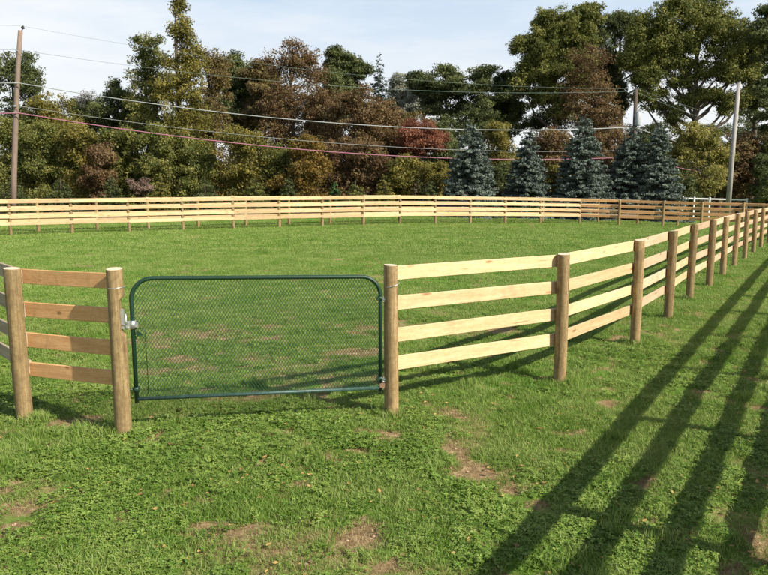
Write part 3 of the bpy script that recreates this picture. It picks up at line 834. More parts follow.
# ------------------------------------------------------------------ trees and bushes
PAL = {
 'dark':   leaf_mat('dark_green_leaf', (0.043, 0.058, 0.022), (0.105, 0.130, 0.047), (0.196, 0.213, 0.078)),
 'green':  leaf_mat('green_leaf', (0.069, 0.087, 0.020), (0.168, 0.185, 0.049), (0.325, 0.308, 0.095)),
 'olive':  leaf_mat('olive_leaf', (0.084, 0.085, 0.020), (0.196, 0.177, 0.043), (0.347, 0.291, 0.076)),
 'brown':  leaf_mat('brown_green_leaf', (0.087, 0.067, 0.027), (0.185, 0.137, 0.056), (0.280, 0.230, 0.087)),
 'rust':   leaf_mat('russet_leaf', (0.090, 0.058, 0.027), (0.207, 0.125, 0.063), (0.241, 0.196, 0.084)),
 'gold':   leaf_mat('golden_leaf', (0.101, 0.081, 0.020), (0.224, 0.151, 0.039), (0.325, 0.213, 0.056)),
 'red':    leaf_mat('brick_red_leaf', (0.123, 0.047, 0.027), (0.252, 0.095, 0.056), (0.325, 0.162, 0.090)),
 'yellow': leaf_mat('yellow_green_leaf', (0.101, 0.112, 0.020), (0.258, 0.241, 0.067), (0.403, 0.347, 0.112), .4),
 'pale':   leaf_mat('pale_leaf', (0.202, 0.213, 0.168), (0.291, 0.302, 0.235), (0.381, 0.381, 0.302)),
 'grey':   leaf_mat('grey_twig', (0.202, 0.190, 0.168), (0.269, 0.258, 0.235), (0.336, 0.325, 0.291)),
 'pink':   leaf_mat('dead_brush', (0.146, 0.101, 0.078), (0.246, 0.174, 0.134), (0.381, 0.280, 0.224)),
 'bright': leaf_mat('bright_green_leaf', (0.039, 0.078, 0.031), (0.078, 0.146, 0.050), (0.134, 0.202, 0.073)),
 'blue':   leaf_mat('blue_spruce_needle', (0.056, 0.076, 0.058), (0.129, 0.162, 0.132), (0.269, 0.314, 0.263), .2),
 'fir':    leaf_mat('dark_fir_needle', (0.025, 0.040, 0.029), (0.050, 0.076, 0.056), (0.090, 0.123, 0.090), .12),
}
def unit(v):
    return v / np.maximum(np.linalg.norm(v, axis=1, keepdims=True), 1e-6)
def leaves(centers, normals, size, aspect, tint, mat, name, rg_):
    """one small pointed leaf per centre"""
    n = len(centers)
    nrm = unit(normals)
    rv = unit(rg_.normal(size=(n, 3)))
    t1 = unit(np.cross(nrm, rv)); t2 = np.cross(nrm, t1)
    s_ = (size * 1.16 * rg_.uniform(.65, 1.35, n))[:, None]
    a = t1 * s_ * .5; b_ = t2 * s_ * .5 * aspect
    bend = nrm * s_ * .12
    k_ = rg_.uniform(-.35, .35, n)[:, None]
    V = np.stack([centers + a + b_ * k_, centers - a * .55 + b_ + bend, centers - a * .55 - b_ - bend], 1).reshape(-1, 3)
    F = np.arange(n * 3).reshape(n, 3)
    return np_mesh(name, V, F, mat, False, {'tint': np.repeat(np.clip(tint, 0, 1), 3)})

def crown(name, lobes, mat, rg_, size, cover, clump_r, ragged=0.25, flat=1.0, max_leaves=26000):
    """lobes: (x, y, z, rx, ry, rz). Clumps sit on and inside every lobe; leaves fill the clumps"""
    cc = []; cr = []; ct = []
    for (x, y, z, rx, ry, rz) in lobes:
        area = 4 * PI * ((rx * ry) ** 1.6 / 3 + (rx * rz) ** 1.6 / 3 + (ry * rz) ** 1.6 / 3) ** (1 / 1.6)
        k = max(6, int(area / (clump_r ** 2 * 2.4)))
        d = unit(rg_.normal(size=(k, 3)))
        rad = rg_.uniform(1 - ragged * 1.6, 1 + ragged * .55, k)
        inner = rg_.random(k) < .22; rad[inner] *= rg_.uniform(.3, .8, inner.sum())
        p_ = np.array([x, y, z]) + d * rad[:, None] * np.array([rx, ry, rz])
        cc.append(p_); cr.append(clump_r * rg_.uniform(.5, 1.35, k)); ct.append(rg_.uniform(.22, .78, k) + rg_.normal(0, .06))
    cc = np.concatenate(cc); cr = np.concatenate(cr); ct = np.concatenate(ct)
    keep = cc[:, 2] > 0.15
    cc, cr, ct = cc[keep], cr[keep], ct[keep]
    total = int(min(max_leaves, cover * (4 * PI * cr ** 2).sum() / (size ** 2 * .5)))
    w = cr ** 2 / (cr ** 2).sum()
    pick = rg_.choice(len(cc), total, p=w)
    d = unit(rg_.normal(size=(total, 3)))
    rad = rg_.random(total) ** .45
    pos = cc[pick] + d * (cr[pick] * rad)[:, None] * np.array([1.1, 1.1, flat * .8])
    pos += rg_.normal(0, .05, (total, 3)) * cr[pick][:, None] * 2
    nr = d * 1.0 + rg_.normal(0, .55, (total, 3)) + np.array([0, 0, .35])
    tint = ct[pick] + rg_.normal(0, .13, total)
    return leaves(pos, nr, size, .62, tint, mat, name, rg_), cc, cr

def limbs(name, height, base_r, targets, mat, r, twigs=(), n=7):
    """tapered trunk that forks towards every target"""
    h = MB()
    tx = sum(t[0] for t in targets) / len(targets) * .6; ty = sum(t[1] for t in targets) / len(targets) * .6
    zt = max(t[2] for t in targets)
    def axis(z):
        q = z / zt
        return Vector((tx * q ** 1.3 + .12 * math.sin(q * 5), ty * q ** 1.3 + .1 * math.sin(q * 4 + 1), z))
    zs = [-.3, .4] + [zt * k / 7 for k in range(1, 7)] + [zt * .97]
    h.tube([axis(max(z, 0)) + Vector((0, 0, min(z, 0))) for z in zs], [base_r * 1.35, base_r] + [base_r * (1 - .78 * k / 7) for k in range(1, 7)] + [base_r * .14], n)
    for t in targets:
        t = Vector(t)
        z0 = max(.25 * zt, min(t.z - .8 * math.hypot(t.x, t.y) - .5, zt * .85)) * r.uniform(.85, 1)
        p0 = axis(z0); m_ = p0.lerp(t, .5) + Vector((r.uniform(-.3, .3), r.uniform(-.3, .3), -.12 * (t - p0).length))
        q0 = base_r * (.62 - .42 * z0 / zt)
        h.tube([p0, p0.lerp(m_, .5) + Vector((0, 0, -.05)), m_, m_.lerp(t, .5) + Vector((0, 0, .05)), t], [q0, q0 * .8, q0 * .62, q0 * .42, q0 * .15], 6, False)
    for (a_, b_) in twigs:
        a_, b_ = Vector(a_), Vector(b_)
        mm = a_.lerp(b_, .5) + Vector((r.uniform(-.15, .15), r.uniform(-.15, .15), -.08 * (b_ - a_).length))
        h.tube([a_, mm, b_], [.055, .035, .012], 4, False)
    return h.mesh(name, mat)

def conifer(name, H_, R_, n, mat, rg_, size, open_=0.0):
    """whorls of slightly drooping branches; needles sit in sprays along them"""
    nb = int(75 * H_ * (1 - .45 * open_))
    zb = H_ * (1 - rg_.random(nb) ** .62 * .985)
    q = zb / H_
    ln = R_ * (1 - q) ** .68 * rg_.uniform(.70, 1.08, nb) + .07
    az = rg_.uniform(0, 2 * PI, nb)
    bt = rg_.uniform(.2, .8, nb)
    w = ln ** 1.35; w = w / w.sum()
    pk = rg_.choice(nb, n, p=w)
    f_ = rg_.random(n) ** .62
    l_ = ln[pk]
    side = rg_.normal(0, .10, n) * l_ * (1.15 - f_ * .9) + rg_.normal(0, .035, n)
    ca, sa_ = np.cos(az[pk]), np.sin(az[pk])
    rad = f_ * l_
    droop = -.34 * rad + .16 * l_ * f_ ** 3
    x = ca * rad - sa_ * side; y = sa_ * rad + ca * side
    z = zb[pk] + droop + rg_.normal(0, .035, n) - np.abs(side) * .25
    z = np.maximum(z, .03)
    nr = np.stack([ca * .5, sa_ * .5, np.full(n, .9)], 1) + rg_.normal(0, .55, (n, 3))
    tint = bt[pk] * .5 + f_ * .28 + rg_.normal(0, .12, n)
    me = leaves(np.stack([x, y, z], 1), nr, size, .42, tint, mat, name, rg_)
    h = MB()
    h.tube([(0, 0, -.2), (0, 0, H_ * .5), (0, 0, H_ * .97)], [R_ * .075, R_ * .04, .006], 8)
    for i in range(0, nb, 6):
        c_, s_ = math.cos(az[i]), math.sin(az[i]); L = ln[i] * .9
        h.tube([(0, 0, zb[i]), (c_ * L * .5, s_ * L * .5, zb[i] - .16 * L), (c_ * L, s_ * L, max(.02, zb[i] - .19 * L))], [.022, .014, .005], 3, False)
    return me, h.mesh(name + '_wood', BARK)

TREES = [
    ('vine', 'dark', -32.2, 62.0, [(1.21, 11.58, 1.95, 1.77), (0.12, 10.92, 1.24, 1.77), (1.76, 9.92, 1.42, 1.95), (0.43, 8.25, 1.59, 1.95)]),
    ('vine', 'olive', -28.4, 60.0, [(0.55, 8.39, 2.06, 1.29), (-0.55, 7.0, 1.71, 1.89), (1.44, 6.76, 1.71, 1.89)]),
    ('vine', 'dark', -28.5, 66.0, [(0.55, 8.98, 0.94, 0.75), (1.3, 7.73, 1.32, 1.32)]),
    ('bare', 'grey', -26.5, 64.0, [(0.37, 9.3, 0.82, 0.91)]),
    ('vine', 'dark', -23.9, 62.0, [(0.52, 9.59, 1.42, 1.33), (-0.62, 7.74, 1.42, 1.42), (1.57, 8.25, 1.59, 1.77)]),
    ('vine', 'green', -19.9, 60.0, [(0.31, 13.36, 1.29, 1.11), (0.56, 11.77, 1.46, 1.37), (0.13, 9.84, 1.89, 1.71), (0.5, 7.41, 1.89, 2.06)]),
    ('vine', 'olive', -16.5, 57.0, [(0.92, 14.61, 0.49, 1.14), (0.65, 15.65, 0.41, 0.81), (0.72, 13.56, 0.73, 0.98), (1.3, 12.51, 0.98, 1.3), (0.46, 11.15, 1.38, 1.47), (1.7, 10.85, 1.14, 1.79), (-0.43, 9.09, 1.63, 1.79), (1.58, 7.78, 1.79, 2.12), (0.37, 5.61, 1.95, 2.12)]),
    ('vine', 'brown', -14.6, 60.0, [(0.43, 12.25, 1.03, 1.2), (0.85, 10.33, 1.54, 1.71), (-0.06, 8.06, 1.54, 2.06)]),
    ('oak', 'dark', -14.7, 72.0, [(0.0, 13.25, 1.44, 1.23), (1.15, 11.71, 1.85, 1.85), (-0.49, 10.35, 1.85, 1.85)]),
    ('oak', 'brown', -11.7, 70.0, [(-0.08, 12.39, 1.6, 1.2), (0.83, 10.32, 2.0, 1.8), (-0.58, 8.24, 2.0, 1.8)]),
    ('vine', 'rust', -8.2, 64.0, [(0.6, 13.41, 1.83, 1.28), (-0.65, 12.39, 1.65, 1.37), (1.63, 11.71, 1.65, 1.83), (0.18, 9.65, 2.38, 2.38), (-1.12, 7.31, 2.01, 2.19)]),
    ('oak', 'dark', -4.4, 68.0, [(0.32, 13.37, 1.36, 1.36), (1.43, 12.29, 1.75, 1.36), (-0.46, 11.01, 1.75, 1.94), (0.84, 9.46, 1.94, 1.94)]),
    ('vine', 'rust', -5.5, 62.0, [(0.11, 8.92, 1.77, 2.13), (0.77, 6.73, 1.95, 2.13)]),
    ('vine', 'rust', -1.9, 60.0, [(0.04, 8.71, 1.89, 1.89), (-0.81, 6.59, 1.89, 2.06), (1.03, 6.76, 1.54, 1.89)]),
    ('fir', 'dark', -0.5, 85.0, [(-0.1, 17.12, 2.67, 8.5)]),
    ('poplar', 'pale', 2.3, 92.0, [(-0.06, 14.34, 1.31, 1.58), (0.97, 12.86, 1.31, 1.84), (-0.56, 12.11, 1.58, 2.37)]),
    ('poplar', 'pale', 3.7, 88.0, [(0.4, 13.39, 1.01, 1.26), (-0.07, 11.49, 1.51, 1.76)]),
    ('oak', 'dark', 4.5, 80.0, [(-0.55, 13.28, 1.37, 1.03), (0.57, 11.78, 1.6, 1.6)]),
    ('pine', 'dark', 6.7, 76.0, [(-0.18, 13.81, 1.95, 0.87), (-1.21, 12.19, 2.17, 1.09), (0.69, 11.98, 2.39, 1.3), (-0.12, 9.72, 2.82, 1.95)]),
    ('pine', 'dark', 10.3, 74.0, [(-0.28, 13.61, 1.27, 0.74), (-1.27, 12.22, 2.33, 1.06), (0.4, 11.03, 2.33, 1.48), (-0.58, 8.62, 2.75, 2.11)]),
    ('oak', 'dark', 13.1, 76.0, [(-0.53, 12.75, 1.3, 1.3), (0.37, 10.71, 1.74, 1.95), (-1.07, 9.06, 1.95, 2.17)]),
    ('vine', 'dark', -32.2, 70.0, [(0.07, 7.09, 2.6, 2.0), (2.76, 6.32, 2.4, 1.8), (-2.53, 6.32, 2.4, 2.0)]),
    ('vine', 'dark', -25.2, 70.0, [(0.17, 7.09, 2.6, 2.0), (2.87, 6.32, 2.4, 1.8), (-2.23, 6.32, 2.4, 2.0)]),
    ('vine', 'dark', -17.3, 70.0, [(-0.11, 8.05, 2.6, 2.4), (2.81, 7.47, 2.4, 2.2), (-2.68, 7.28, 2.4, 2.2)]),
    ('vine', 'brown', -12.5, 72.0, [(0.24, 9.38, 2.47, 2.06), (2.42, 8.6, 2.47, 2.26), (-2.0, 8.21, 2.47, 2.26)]),
    ('vine', 'brown', -4.9, 72.0, [(-0.31, 9.38, 2.67, 2.06), (2.49, 8.79, 2.47, 2.06), (-2.52, 8.6, 2.47, 2.47)]),
    ('vine', 'brown', 0.8, 74.0, [(-0.43, 8.39, 2.33, 1.69), (2.05, 7.78, 2.33, 1.9), (0.82, 5.96, 2.75, 1.69)]),
    ('vine', 'dark', 8.8, 72.0, [(-0.54, 7.84, 2.67, 1.44), (2.48, 7.64, 2.47, 1.65), (-3.14, 7.24, 2.47, 1.65)]),
    ('vine', 'dark', 16.8, 78.0, [(-0.92, 8.89, 2.67, 1.56), (1.91, 8.89, 2.45, 1.78), (0.7, 6.11, 2.9, 2.01)]),
    ('vine', 'brown', 22.5, 80.0, [(-0.61, 9.84, 2.74, 1.83), (2.79, 8.75, 2.74, 2.29), (1.33, 6.33, 2.97, 2.06)]),
    ('vine', 'dark', 29.0, 80.0, [(-0.38, 7.82, 2.51, 1.6), (2.29, 8.04, 2.29, 1.6), (1.1, 5.39, 2.97, 2.06)]),
    ('vine', 'dark', 37.7, 80.0, [(-0.69, 7.59, 2.51, 1.83), (2.38, 8.47, 2.29, 1.83), (-2.12, 5.61, 2.97, 2.06), (1.86, 5.05, 2.74, 1.83)]),
    ('vine', 'brown', 42.7, 76.0, [(-0.97, 7.71, 2.39, 1.95), (1.49, 8.75, 2.17, 2.17)]),
    ('oak', 'green', 17.2, 72.0, [(2.19, 11.94, 1.65, 1.44), (-1.1, 14.82, 1.65, 1.44), (-3.04, 13.29, 1.23, 1.03), (0.42, 11.36, 1.85, 1.23), (-3.71, 15.96, 1.03, 0.82), (3.07, 18.98, 1.44, 1.03), (2.59, 16.53, 1.65, 1.65), (-1.39, 17.48, 1.65, 1.23), (1.89, 14.25, 1.85, 1.44), (-3.4, 12.13, 1.23, 1.03), (-0.24, 18.23, 2.06, 1.44), (-1.74, 16.15, 1.65, 1.54), (1.04, 15.77, 2.06, 1.65), (-2.68, 14.44, 1.44, 0.93), (-0.64, 13.1, 1.85, 1.44), (-1.77, 10.97, 1.65, 1.23), (1.35, 17.86, 1.85, 1.23), (0.48, 9.8, 1.65, 1.44)]),
    ('oak', 'dark', 27.2, 82.0, [(-3.46, 20.4, 1.87, 1.41), (2.88, 15.42, 1.87, 1.64), (-0.31, 15.86, 1.87, 1.64), (-5.85, 18.68, 1.87, 1.41), (-1.65, 20.18, 2.58, 1.64), (0.44, 18.68, 2.11, 2.11), (-2.65, 17.6, 1.87, 1.87), (1.69, 16.51, 1.87, 1.87)]),
    ('vine', 'rust', 19.9, 68.0, [(-0.39, 13.86, 1.94, 1.55), (-1.05, 11.87, 2.14, 1.94), (0.68, 11.14, 1.75, 1.94), (-0.53, 8.75, 2.53, 2.33), (1.23, 7.64, 1.75, 2.33)]),
    ('oak', 'dark', 22.7, 74.0, [(-0.2, 13.91, 1.27, 2.33), (1.17, 11.13, 1.06, 2.11)]),
    ('oak', 'green', 30.4, 70.0, [(3.72, 11.07, 1.6, 0.9), (5.65, 12.39, 1.4, 1.0), (-2.29, 9.37, 1.2, 0.9), (0.31, 11.26, 1.3, 0.9), (3.14, 9.75, 1.2, 0.8), (-1.03, 10.89, 0.8, 0.8), (-4.88, 13.7, 1.4, 1.2), (5.71, 16.48, 1.4, 1.4), (-3.41, 16.48, 2.0, 1.6), (0.47, 17.22, 2.4, 1.6), (-1.88, 15.0, 1.8, 1.2), (-5.85, 17.22, 1.6, 1.4), (-6.66, 14.45, 1.2, 1.2), (-1.9, 12.39, 1.2, 0.8), (2.1, 13.33, 1.4, 0.9), (-5.5, 10.89, 1.0, 1.0), (-0.29, 19.95, 2.2, 0.8), (-2.14, 19.04, 2.6, 1.3), (0.55, 18.86, 2.8, 1.4), (-4.46, 17.95, 2.2, 1.5), (3.26, 17.03, 2.4, 1.6), (-1.04, 16.85, 3.0, 1.6), (-5.0, 15.74, 2.0, 1.5), (4.86, 15.0, 1.6, 1.4), (2.14, 15.37, 2.2, 1.4), (-3.36, 14.07, 2.0, 1.2), (0.15, 13.51, 1.8, 1.1), (-5.1, 12.39, 1.3, 1.6), (3.64, 13.33, 1.6, 0.9), (-3.56, 10.89, 1.3, 1.2), (2.05, 11.26, 1.5, 0.8)]),
    ('yellowtree', 'yellow', 26.2, 58.0, [(-0.53, 6.78, 1.49, 1.16), (-1.41, 5.35, 1.33, 1.33), (0.55, 5.35, 1.49, 1.24), (-0.3, 3.42, 2.15, 1.49)]),
    ('vine', 'rust', 32.1, 64.0, [(-0.34, 5.91, 1.65, 1.65), (1.03, 4.49, 1.65, 1.83), (-0.68, 3.25, 1.65, 1.46)]),
    ('pine', 'dark', 37.4, 72.0, [(-1.02, 16.65, 1.23, 1.44), (-1.67, 14.94, 1.23, 1.44), (-0.16, 13.41, 1.23, 1.23), (-0.76, 10.89, 1.65, 1.65)]),
    ('pine', 'dark', 35.8, 66.0, [(-1.17, 17.76, 0.94, 1.13), (-1.58, 16.2, 1.32, 1.13), (-0.33, 14.29, 1.51, 1.32), (-0.64, 11.47, 1.32, 1.13), (0.12, 8.97, 1.51, 1.32)]),
    ('vine', 'dark', 32.8, 60.0, [(-0.7, 3.93, 1.03, 1.54), (0.35, 3.43, 1.37, 1.89)]),
    ('vine', 'green', 35.3, 62.0, [(-0.03, 5.9, 1.59, 2.3), (0.54, 9.29, 1.95, 2.3), (-0.01, 3.67, 1.77, 1.95)]),
    ('vine', 'dark', 25.8, 66.0, [(-1.2, 5.84, 1.89, 2.07), (0.89, 4.92, 1.7, 2.26)]),
    ('vine', 'rust', 15.6, 64.0, [(-0.53, 5.5, 1.83, 1.83), (0.45, 3.55, 1.83, 1.83)]),
    ('vine', 'rust', 21.9, 66.0, [(-0.93, 4.83, 1.7, 2.45), (0.27, 3.18, 1.7, 1.7)]),
    ('vine', 'olive', 10.4, 62.0, [(-0.31, 6.14, 1.42, 1.59), (0.1, 4.0, 1.77, 1.95)]),
    ('red', 'red', 3.3, 58.0, [(-0.53, 6.22, 1.66, 1.33), (0.61, 5.58, 1.33, 1.33), (-1.17, 4.94, 1.33, 1.33)]),
    ('vine', 'dark', 5.4, 60.0, [(-0.22, 4.58, 1.54, 1.54), (0.65, 2.92, 1.37, 1.54)]),
    ('vine', 'rust', 1.2, 61.0, [(-0.53, 7.69, 1.22, 1.57), (0.16, 5.44, 1.57, 1.92), (-0.87, 3.5, 1.57, 1.92)]),
    ('mound', 'green', -29.9, 56.0, [(0.25, 5.86, 1.92, 1.44), (0.7, 3.62, 2.08, 1.92)]),
    ('mound', 'green', -26.5, 55.0, [(0.05, 5.8, 1.57, 1.1), (0.85, 3.98, 1.89, 1.73)]),
    ('mound', 'olive', -23.7, 55.0, [(0.15, 5.49, 1.73, 1.26), (0.47, 3.37, 1.89, 1.73)]),
    ('mound', 'rust', -21.0, 53.0, [(0.19, 4.07, 1.06, 1.06), (-0.2, 2.6, 1.21, 1.06)]),
    ('mound', 'green', -20.3, 55.0, [(0.1, 5.49, 1.57, 1.26), (0.45, 3.37, 1.89, 1.73)]),
    ('mound', 'green', -17.2, 54.0, [(0.06, 5.29, 1.39, 1.23), (0.41, 3.2, 1.85, 1.7)]),
    ('mound', 'green', -14.2, 54.0, [(0.0, 4.7, 1.54, 1.23), (0.23, 2.83, 1.85, 1.39)]),
    ('mound', 'olive', -10.8, 53.0, [(-0.16, 5.38, 1.67, 1.21), (0.99, 4.22, 1.51, 1.36), (0.21, 2.75, 2.27, 1.51)]),
    ('mound', 'green', -8.0, 54.0, [(-0.39, 3.95, 1.23, 1.54), (0.34, 2.45, 1.39, 1.23)]),
    ('mound', 'gold', -5.8, 52.0, [(-0.08, 4.61, 1.34, 1.04), (0.48, 3.61, 1.34, 1.19), (-0.12, 2.45, 1.78, 1.19)]),
    ('mound', 'rust', -3.1, 55.0, [(-0.28, 4.28, 1.41, 1.41), (0.33, 2.6, 1.57, 1.41)]),
    ('mound', 'rust', -0.9, 54.0, [(-0.14, 4.25, 1.54, 1.23), (0.31, 2.6, 1.7, 1.23)]),
    ('mound', 'olive', 1.4, 53.0, [(0.14, 3.07, 1.51, 1.06), (-0.45, 2.19, 1.36, 0.91)]),
    ('mound', 'olive', 4.0, 54.0, [(-0.02, 2.7, 1.39, 1.08)]),
    ('mound', 'olive', 13.0, 56.0, [(0.58, 2.77, 1.28, 1.12)]),
    ('mound', 'dark', 9.8, 56.0, [(-0.67, 2.69, 1.12, 1.12)]),
    ('mound', 'dark', 24.7, 57.0, [(-0.89, 2.74, 1.3, 1.14)]),
    ('mound', 'dark', 29.6, 54.0, [(0.09, 2.43, 1.23, 1.23)]),
    ('shrub', 'dark', -25.8, 49.0, [(0.07, 1.9, 1.12, 0.77)]),
    ('shrub', 'dark', -22.4, 49.0, [(0.05, 1.83, 1.05, 0.77)]),
    ('shrub', 'dark', -18.9, 49.0, [(0.05, 1.9, 1.05, 0.77)]),
    ('brush', 'pink', -17.4, 50.0, [(0.05, 1.96, 0.79, 0.5)]),
    ('shrub', 'olive', -15.4, 49.0, [(0.04, 1.83, 0.98, 0.84)]),
    ('shrub', 'dark', -12.4, 49.0, [(0.03, 1.9, 1.05, 0.77)]),
    ('shrub', 'green', -9.1, 50.0, [(0.02, 1.82, 1.21, 0.71)]),
    ('shrub', 'dark', -6.7, 50.0, [(-0.13, 1.82, 0.86, 0.79)]),
    ('shrub', 'bright', -3.5, 50.0, [(0.01, 1.75, 0.71, 0.5)]),
    ('shrub', 'green', -2.0, 50.0, [(0.0, 1.82, 1.0, 0.57)]),
    ('shrub', 'olive', 0.0, 50.0, [(-0.14, 1.96, 0.93, 0.71)]),
    ('shrub', 'dark', 3.3, 50.0, [(-0.29, 1.83, 1.0, 0.64)]),
    ('spruce', 'blue', 6.2, 50.0, [(-0.11, 6.94, 1.93, 0.0)]),
    ('spruce', 'blue', 10.5, 51.0, [(-0.16, 6.44, 1.89, 0.0)]),
    ('spruce', 'blue', 14.6, 51.0, [(-0.34, 7.58, 2.11, 0.0)]),
    ('spruce', 'blue', 18.4, 52.0, [(-0.37, 6.92, 1.86, 0.0)]),
    ('spruce', 'blue', 20.0, 51.0, [(-0.4, 7.09, 1.75, 0.0)]),
]
LABELS = '''dark leafy tree directly behind the left utility pole, against the sky
low olive vine-smothered tree just right of the left utility pole
tiny dark round treetop poking above the thicket, right of the pole
pale leafless sapling beside the tiny round treetop
dark vine-covered tree sloping up towards the two tall vine columns
tall thick vine-covered column tree left of the tallest vine spire
tallest olive vine-covered spire, its thin tip reaching the top of the picture
brownish-green vine tree leaning on the right of the tallest spire
dark broad tree in the dip right of the vine spires
small dark-brown domed tree left of the big russet dome
big russet dome-shaped tree hung with dead vines, left centre of the wood
dark two-headed tree on the right shoulder of the russet dome
russet vine curtain below and in front of the two-headed tree
brown vine-hung tree left below the thin dark fir
thin pointed dark fir standing above the wood, left of the pale poplars
pale grey-green poplar right behind the thin fir
shorter pale poplar between the first poplar and the pine group
dark round tree at the left foot of the wide pine
wide dark pine with level tufts above the red tree
dark pine with ragged top behind the leftmost blue spruces
dark tree filling the gap between the pines and the green oak
dark tree of the back row behind the left utility pole foot
dark tree of the back row behind the pinkish dead brush
dark back-row tree showing through under the tallest vine spire
brown back-row tree between the vine spires and the russet dome
brown back-row tree behind the russet vine curtain
brown back-row tree behind the brick-red tree
dark back-row tree under the wide pines
dark back-row tree behind the second blue spruce, under the oak
brown back-row tree behind the third blue spruce
dark back-row tree behind the transformer pole
dark back-row tree behind the yellow-green tree and grey pole
brown back-row tree at the right edge, low behind the tall pines
tall green oak with open branches, above the middle blue spruces
dark oak behind, between the two tall green oaks
tall russet vine-hung tree in front of the left green oak
narrow dark tree at the right edge of the russet vine tree
huge spreading green oak with bare dark limbs, right of the wood
yellow-green young tree left of the grey lamp pole, under the oak
russet bush behind the grey lamp pole
dark slender pine right above the grey lamp pole
tall dark pine cut by the right edge of the picture
dark thicket tree at the foot of the right edge pine
green leafy tree mostly beyond the right edge of the picture
dark thicket tree behind the rightmost pair of blue spruces
brown thicket tree between the second and third blue spruces
brown thicket tree between the third and fourth blue spruces
olive tree between the first and second blue spruces
brick-red autumn tree in front of the dark pines
dark bushy tree between the red tree and first blue spruce
brown tall thicket tree left of the brick-red tree
green mound of vines at the left edge, around the utility pole
green mound of vines just right of the utility pole foot
olive mound of vines, second from the utility pole
reddish-brown bush among the green vine mounds on the left
green vine mound behind the pinkish dead brush, left side
green vine mound right of the pinkish dead brush
green vine mound under the tallest vine spire
wide olive-yellow vine mound, broadest of the front thicket
green leafy bush right of the wide olive-yellow mound
golden-orange topped bush below the big russet dome
russet bush right of the golden-orange topped bush
russet bush below the thin dark fir
olive bush at the foot of the tall brown thicket
olive bush at the foot of the brick-red tree
olive bush between the feet of the second and third spruces
dark bush between the feet of the first and second spruces
dark bush behind the left end of the white rail fence
dark bush at the right edge beyond the white rail fence
dark evergreen shrub left of the utility pole foot, above the fence
dark evergreen shrub right of the utility pole foot
dark evergreen shrub just left of the pinkish dead brush
pinkish-brown heap of dead brush behind the far fence
olive evergreen shrub just right of the pinkish dead brush
dark evergreen shrub under the tallest vine spire
wide green shrub below the wide olive-yellow mound
small dark shrub right of the wide green shrub
small bright green bush low behind the far fence
green shrub right of the small bright green bush
olive shrub at the foot of the tall brown thicket, behind the fence
dark shrub just left of the first blue spruce
leftmost of the blue-grey spruces, standing alone
second blue-grey spruce from the left, shortest of the row
third blue-grey spruce from the left, tallest of the row
fourth blue-grey spruce, its right side merged with the last one
last blue-grey spruce on the right of the row'''.split('\n')
NAMES = {'vine': ('vine_covered_tree', 'tree', 'vine-covered trees of the wood'), 'oak': ('broadleaf_tree', 'tree', 'broad-leaved trees of the wood'),
         'bare': ('bare_sapling', 'tree', None), 'fir': ('fir_tree', 'tree', None), 'poplar': ('poplar_tree', 'tree', 'pale poplars behind the wood'),
         'pine': ('pine_tree', 'tree', 'dark pines of the wood'), 'yellowtree': ('yellowing_tree', 'tree', None), 'red': ('red_maple_tree', 'tree', None),
         'mound': ('thicket_bush', 'bush', 'bushes along the front of the wood'), 'shrub': ('evergreen_shrub', 'shrub', 'low shrubs behind the far fence'),
         'brush': ('dead_brush_heap', 'brush', None), 'spruce': ('blue_spruce', 'tree', 'blue-grey spruces behind the far fence')}
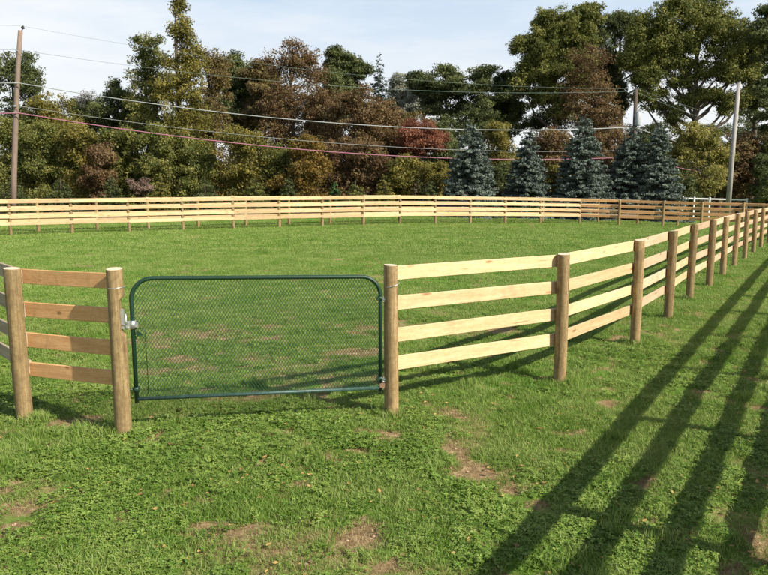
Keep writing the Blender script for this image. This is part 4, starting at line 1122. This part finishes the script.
for i, (kind, col, X, Y, lobes) in enumerate(TREES):
    nm, cat, grp = NAMES[kind]
    g = gz(X, Y)
    rg_ = np.random.default_rng(100 + i); r_ = random.Random(i)
    root = thing(nm, LABELS[i], cat, (X, Y, g), grp, 0)
    mat = PAL[col]
    if kind in ('spruce', 'fir'):
        dx, hz, R_, _ = lobes[0]
        root.location.x += dx
        if kind == 'spruce':
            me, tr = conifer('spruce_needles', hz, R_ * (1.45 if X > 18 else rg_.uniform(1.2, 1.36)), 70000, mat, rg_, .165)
        else:
            hz = lobes[0][1] + 0.2; me, tr = conifer('fir_needles', hz + 0.0, R_ * 1.1, 26000, PAL['fir'], rg_, .26, .6)
        part('crown', me, root); part('trunk', tr, root)
        continue
    if kind == 'shrub':
        dx, dz, rx, rz = lobes[0]
        hh = dz + rz + .15
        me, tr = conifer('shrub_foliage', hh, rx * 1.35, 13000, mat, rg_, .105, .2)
        part('crown', me, root); part('trunk', tr, root)
        continue
    L3 = []
    for (dx, dz, rx, rz) in lobes:
        ry = (rx + rz) / 2 * rg_.uniform(.85, 1.15)
        L3.append((dx, rg_.uniform(-.5, .5) * ry * .5, dz, rx, ry, rz))
    targets = [(a[0], a[1], a[2]) for a in L3]
    big = []
    nsub = {'oak': 12, 'vine': 4, 'mound': 6, 'pine': 3, 'yellowtree': 4, 'red': 3, 'poplar': 3}.get(kind, 0)
    for (x_, y_, z_, rx, ry, rz) in L3:      # boughs bulge out of every main lobe
        q_ = .80 if nsub else 1
        big.append((x_, y_, z_, rx * q_, ry * q_, rz * q_))
        for k in range(nsub):
            d_ = unit(rg_.normal(size=(1, 3)) + np.array([[0, 0, .25]]))[0]; e_ = rg_.uniform(.22, .48)
            big.append((x_ + d_[0] * rx * .78, y_ + d_[1] * ry * .78, z_ + d_[2] * rz * .78, rx * e_ * 1.15, ry * e_ * 1.15, rz * e_))
    if kind == 'vine':            # vines hang down to the ground all round the stem
        lx, lz, lr = L3[-1][0], L3[-1][2], max(l[3] for l in L3)
        z_ = lz - L3[-1][5] * .6
        while z_ > .8:
            big.append((lx * .8 + rg_.normal(0, .2), rg_.normal(0, .3), z_, lr * 1.05, lr, 1.5)); z_ -= 1.9
    if kind == 'mound':
        lr = max(l[3] for l in L3)
        big.append((0, 0, .8, lr * 1.05, lr, 1.2))
    par = {'vine': (.16, 1.1, .42, .42, 1.0), 'oak': (.18, .60, .42, .50, 1.0), 'bare': (.12, .25, .4, .3, 1.0), 'poplar': (.22, .7, .6, .3, 1.0),
           'pine': (.20, 1.2, .75, .30, .45), 'yellowtree': (.16, .95, .5, .3, .9), 'red': (.15, 1.1, .5, .28, .9), 'mound': (.145, 1.15, .42, .40, 1.0),
           'shrub': (.10, 1.3, .30, .22, 1.1), 'brush': (.10, 1.0, .3, .3, .8)}[kind]
    mx = {'vine': 30000, 'oak': 46000, 'mound': 20000, 'shrub': 9000, 'brush': 4000, 'pine': 20000}.get(kind, 15000)
    if kind == 'oak' and len(lobes) > 8: mx = 130000
    me, cc, cr = crown('leaves', big, mat, rg_, par[0], par[1], par[2], par[3], par[4], mx)
    part('crown', me, root)
    tw = []
    if kind in ('oak', 'pine', 'yellowtree', 'bare', 'poplar'):
        sel = rg_.permutation(len(cc))[:min(len(cc), 90)]
        for j in sel:
            t = min(targets, key=lambda q: (Vector(q) - Vector(cc[j])).length)
            tw.append((t, tuple(cc[j])))
    top = max(t[2] for t in targets)
    br_ = .018 * top + .05 if kind not in ('shrub', 'brush', 'mound') else .05
    if kind == 'oak' and len(lobes) > 8: br_ = .42
    part('trunk', limbs('trunk', top, br_, targets, BARK if kind != 'poplar' else BARK_GREY, r_, tw), root)
# the wood goes on behind as one dark mass
far_l = []
rw = np.random.default_rng(5)
for k in range(62):
    far_l.append((-78 + k * 2.8 + rw.normal(0, 1), 92 + rw.uniform(-3, 5), rw.uniform(2.0, 6.2), rw.uniform(2.2, 3.4), 2.5, rw.uniform(2.2, 3.6)))
for k in range(40):
    far_l.append((-78 + k * 4.3, 93, 1.2, 3.2, 2, 2.2))
me, _, _ = crown('distant_wood', far_l, PAL['dark'], rw, .42, 1.3, .9, .2, 1.0, 90000)
tag(part('distant_wood', me), 'dark mass of the wood going on behind the nearer trees', None, None, 'stuff')
print('TRIS', sum(len(o.data.loops) - 2 * len(o.data.polygons) for o in C.objects if o.type == 'MESH'), [(o.parent.name, len(o.data.polygons)) for o in C.objects if o.name.startswith('crown')][:40:3])
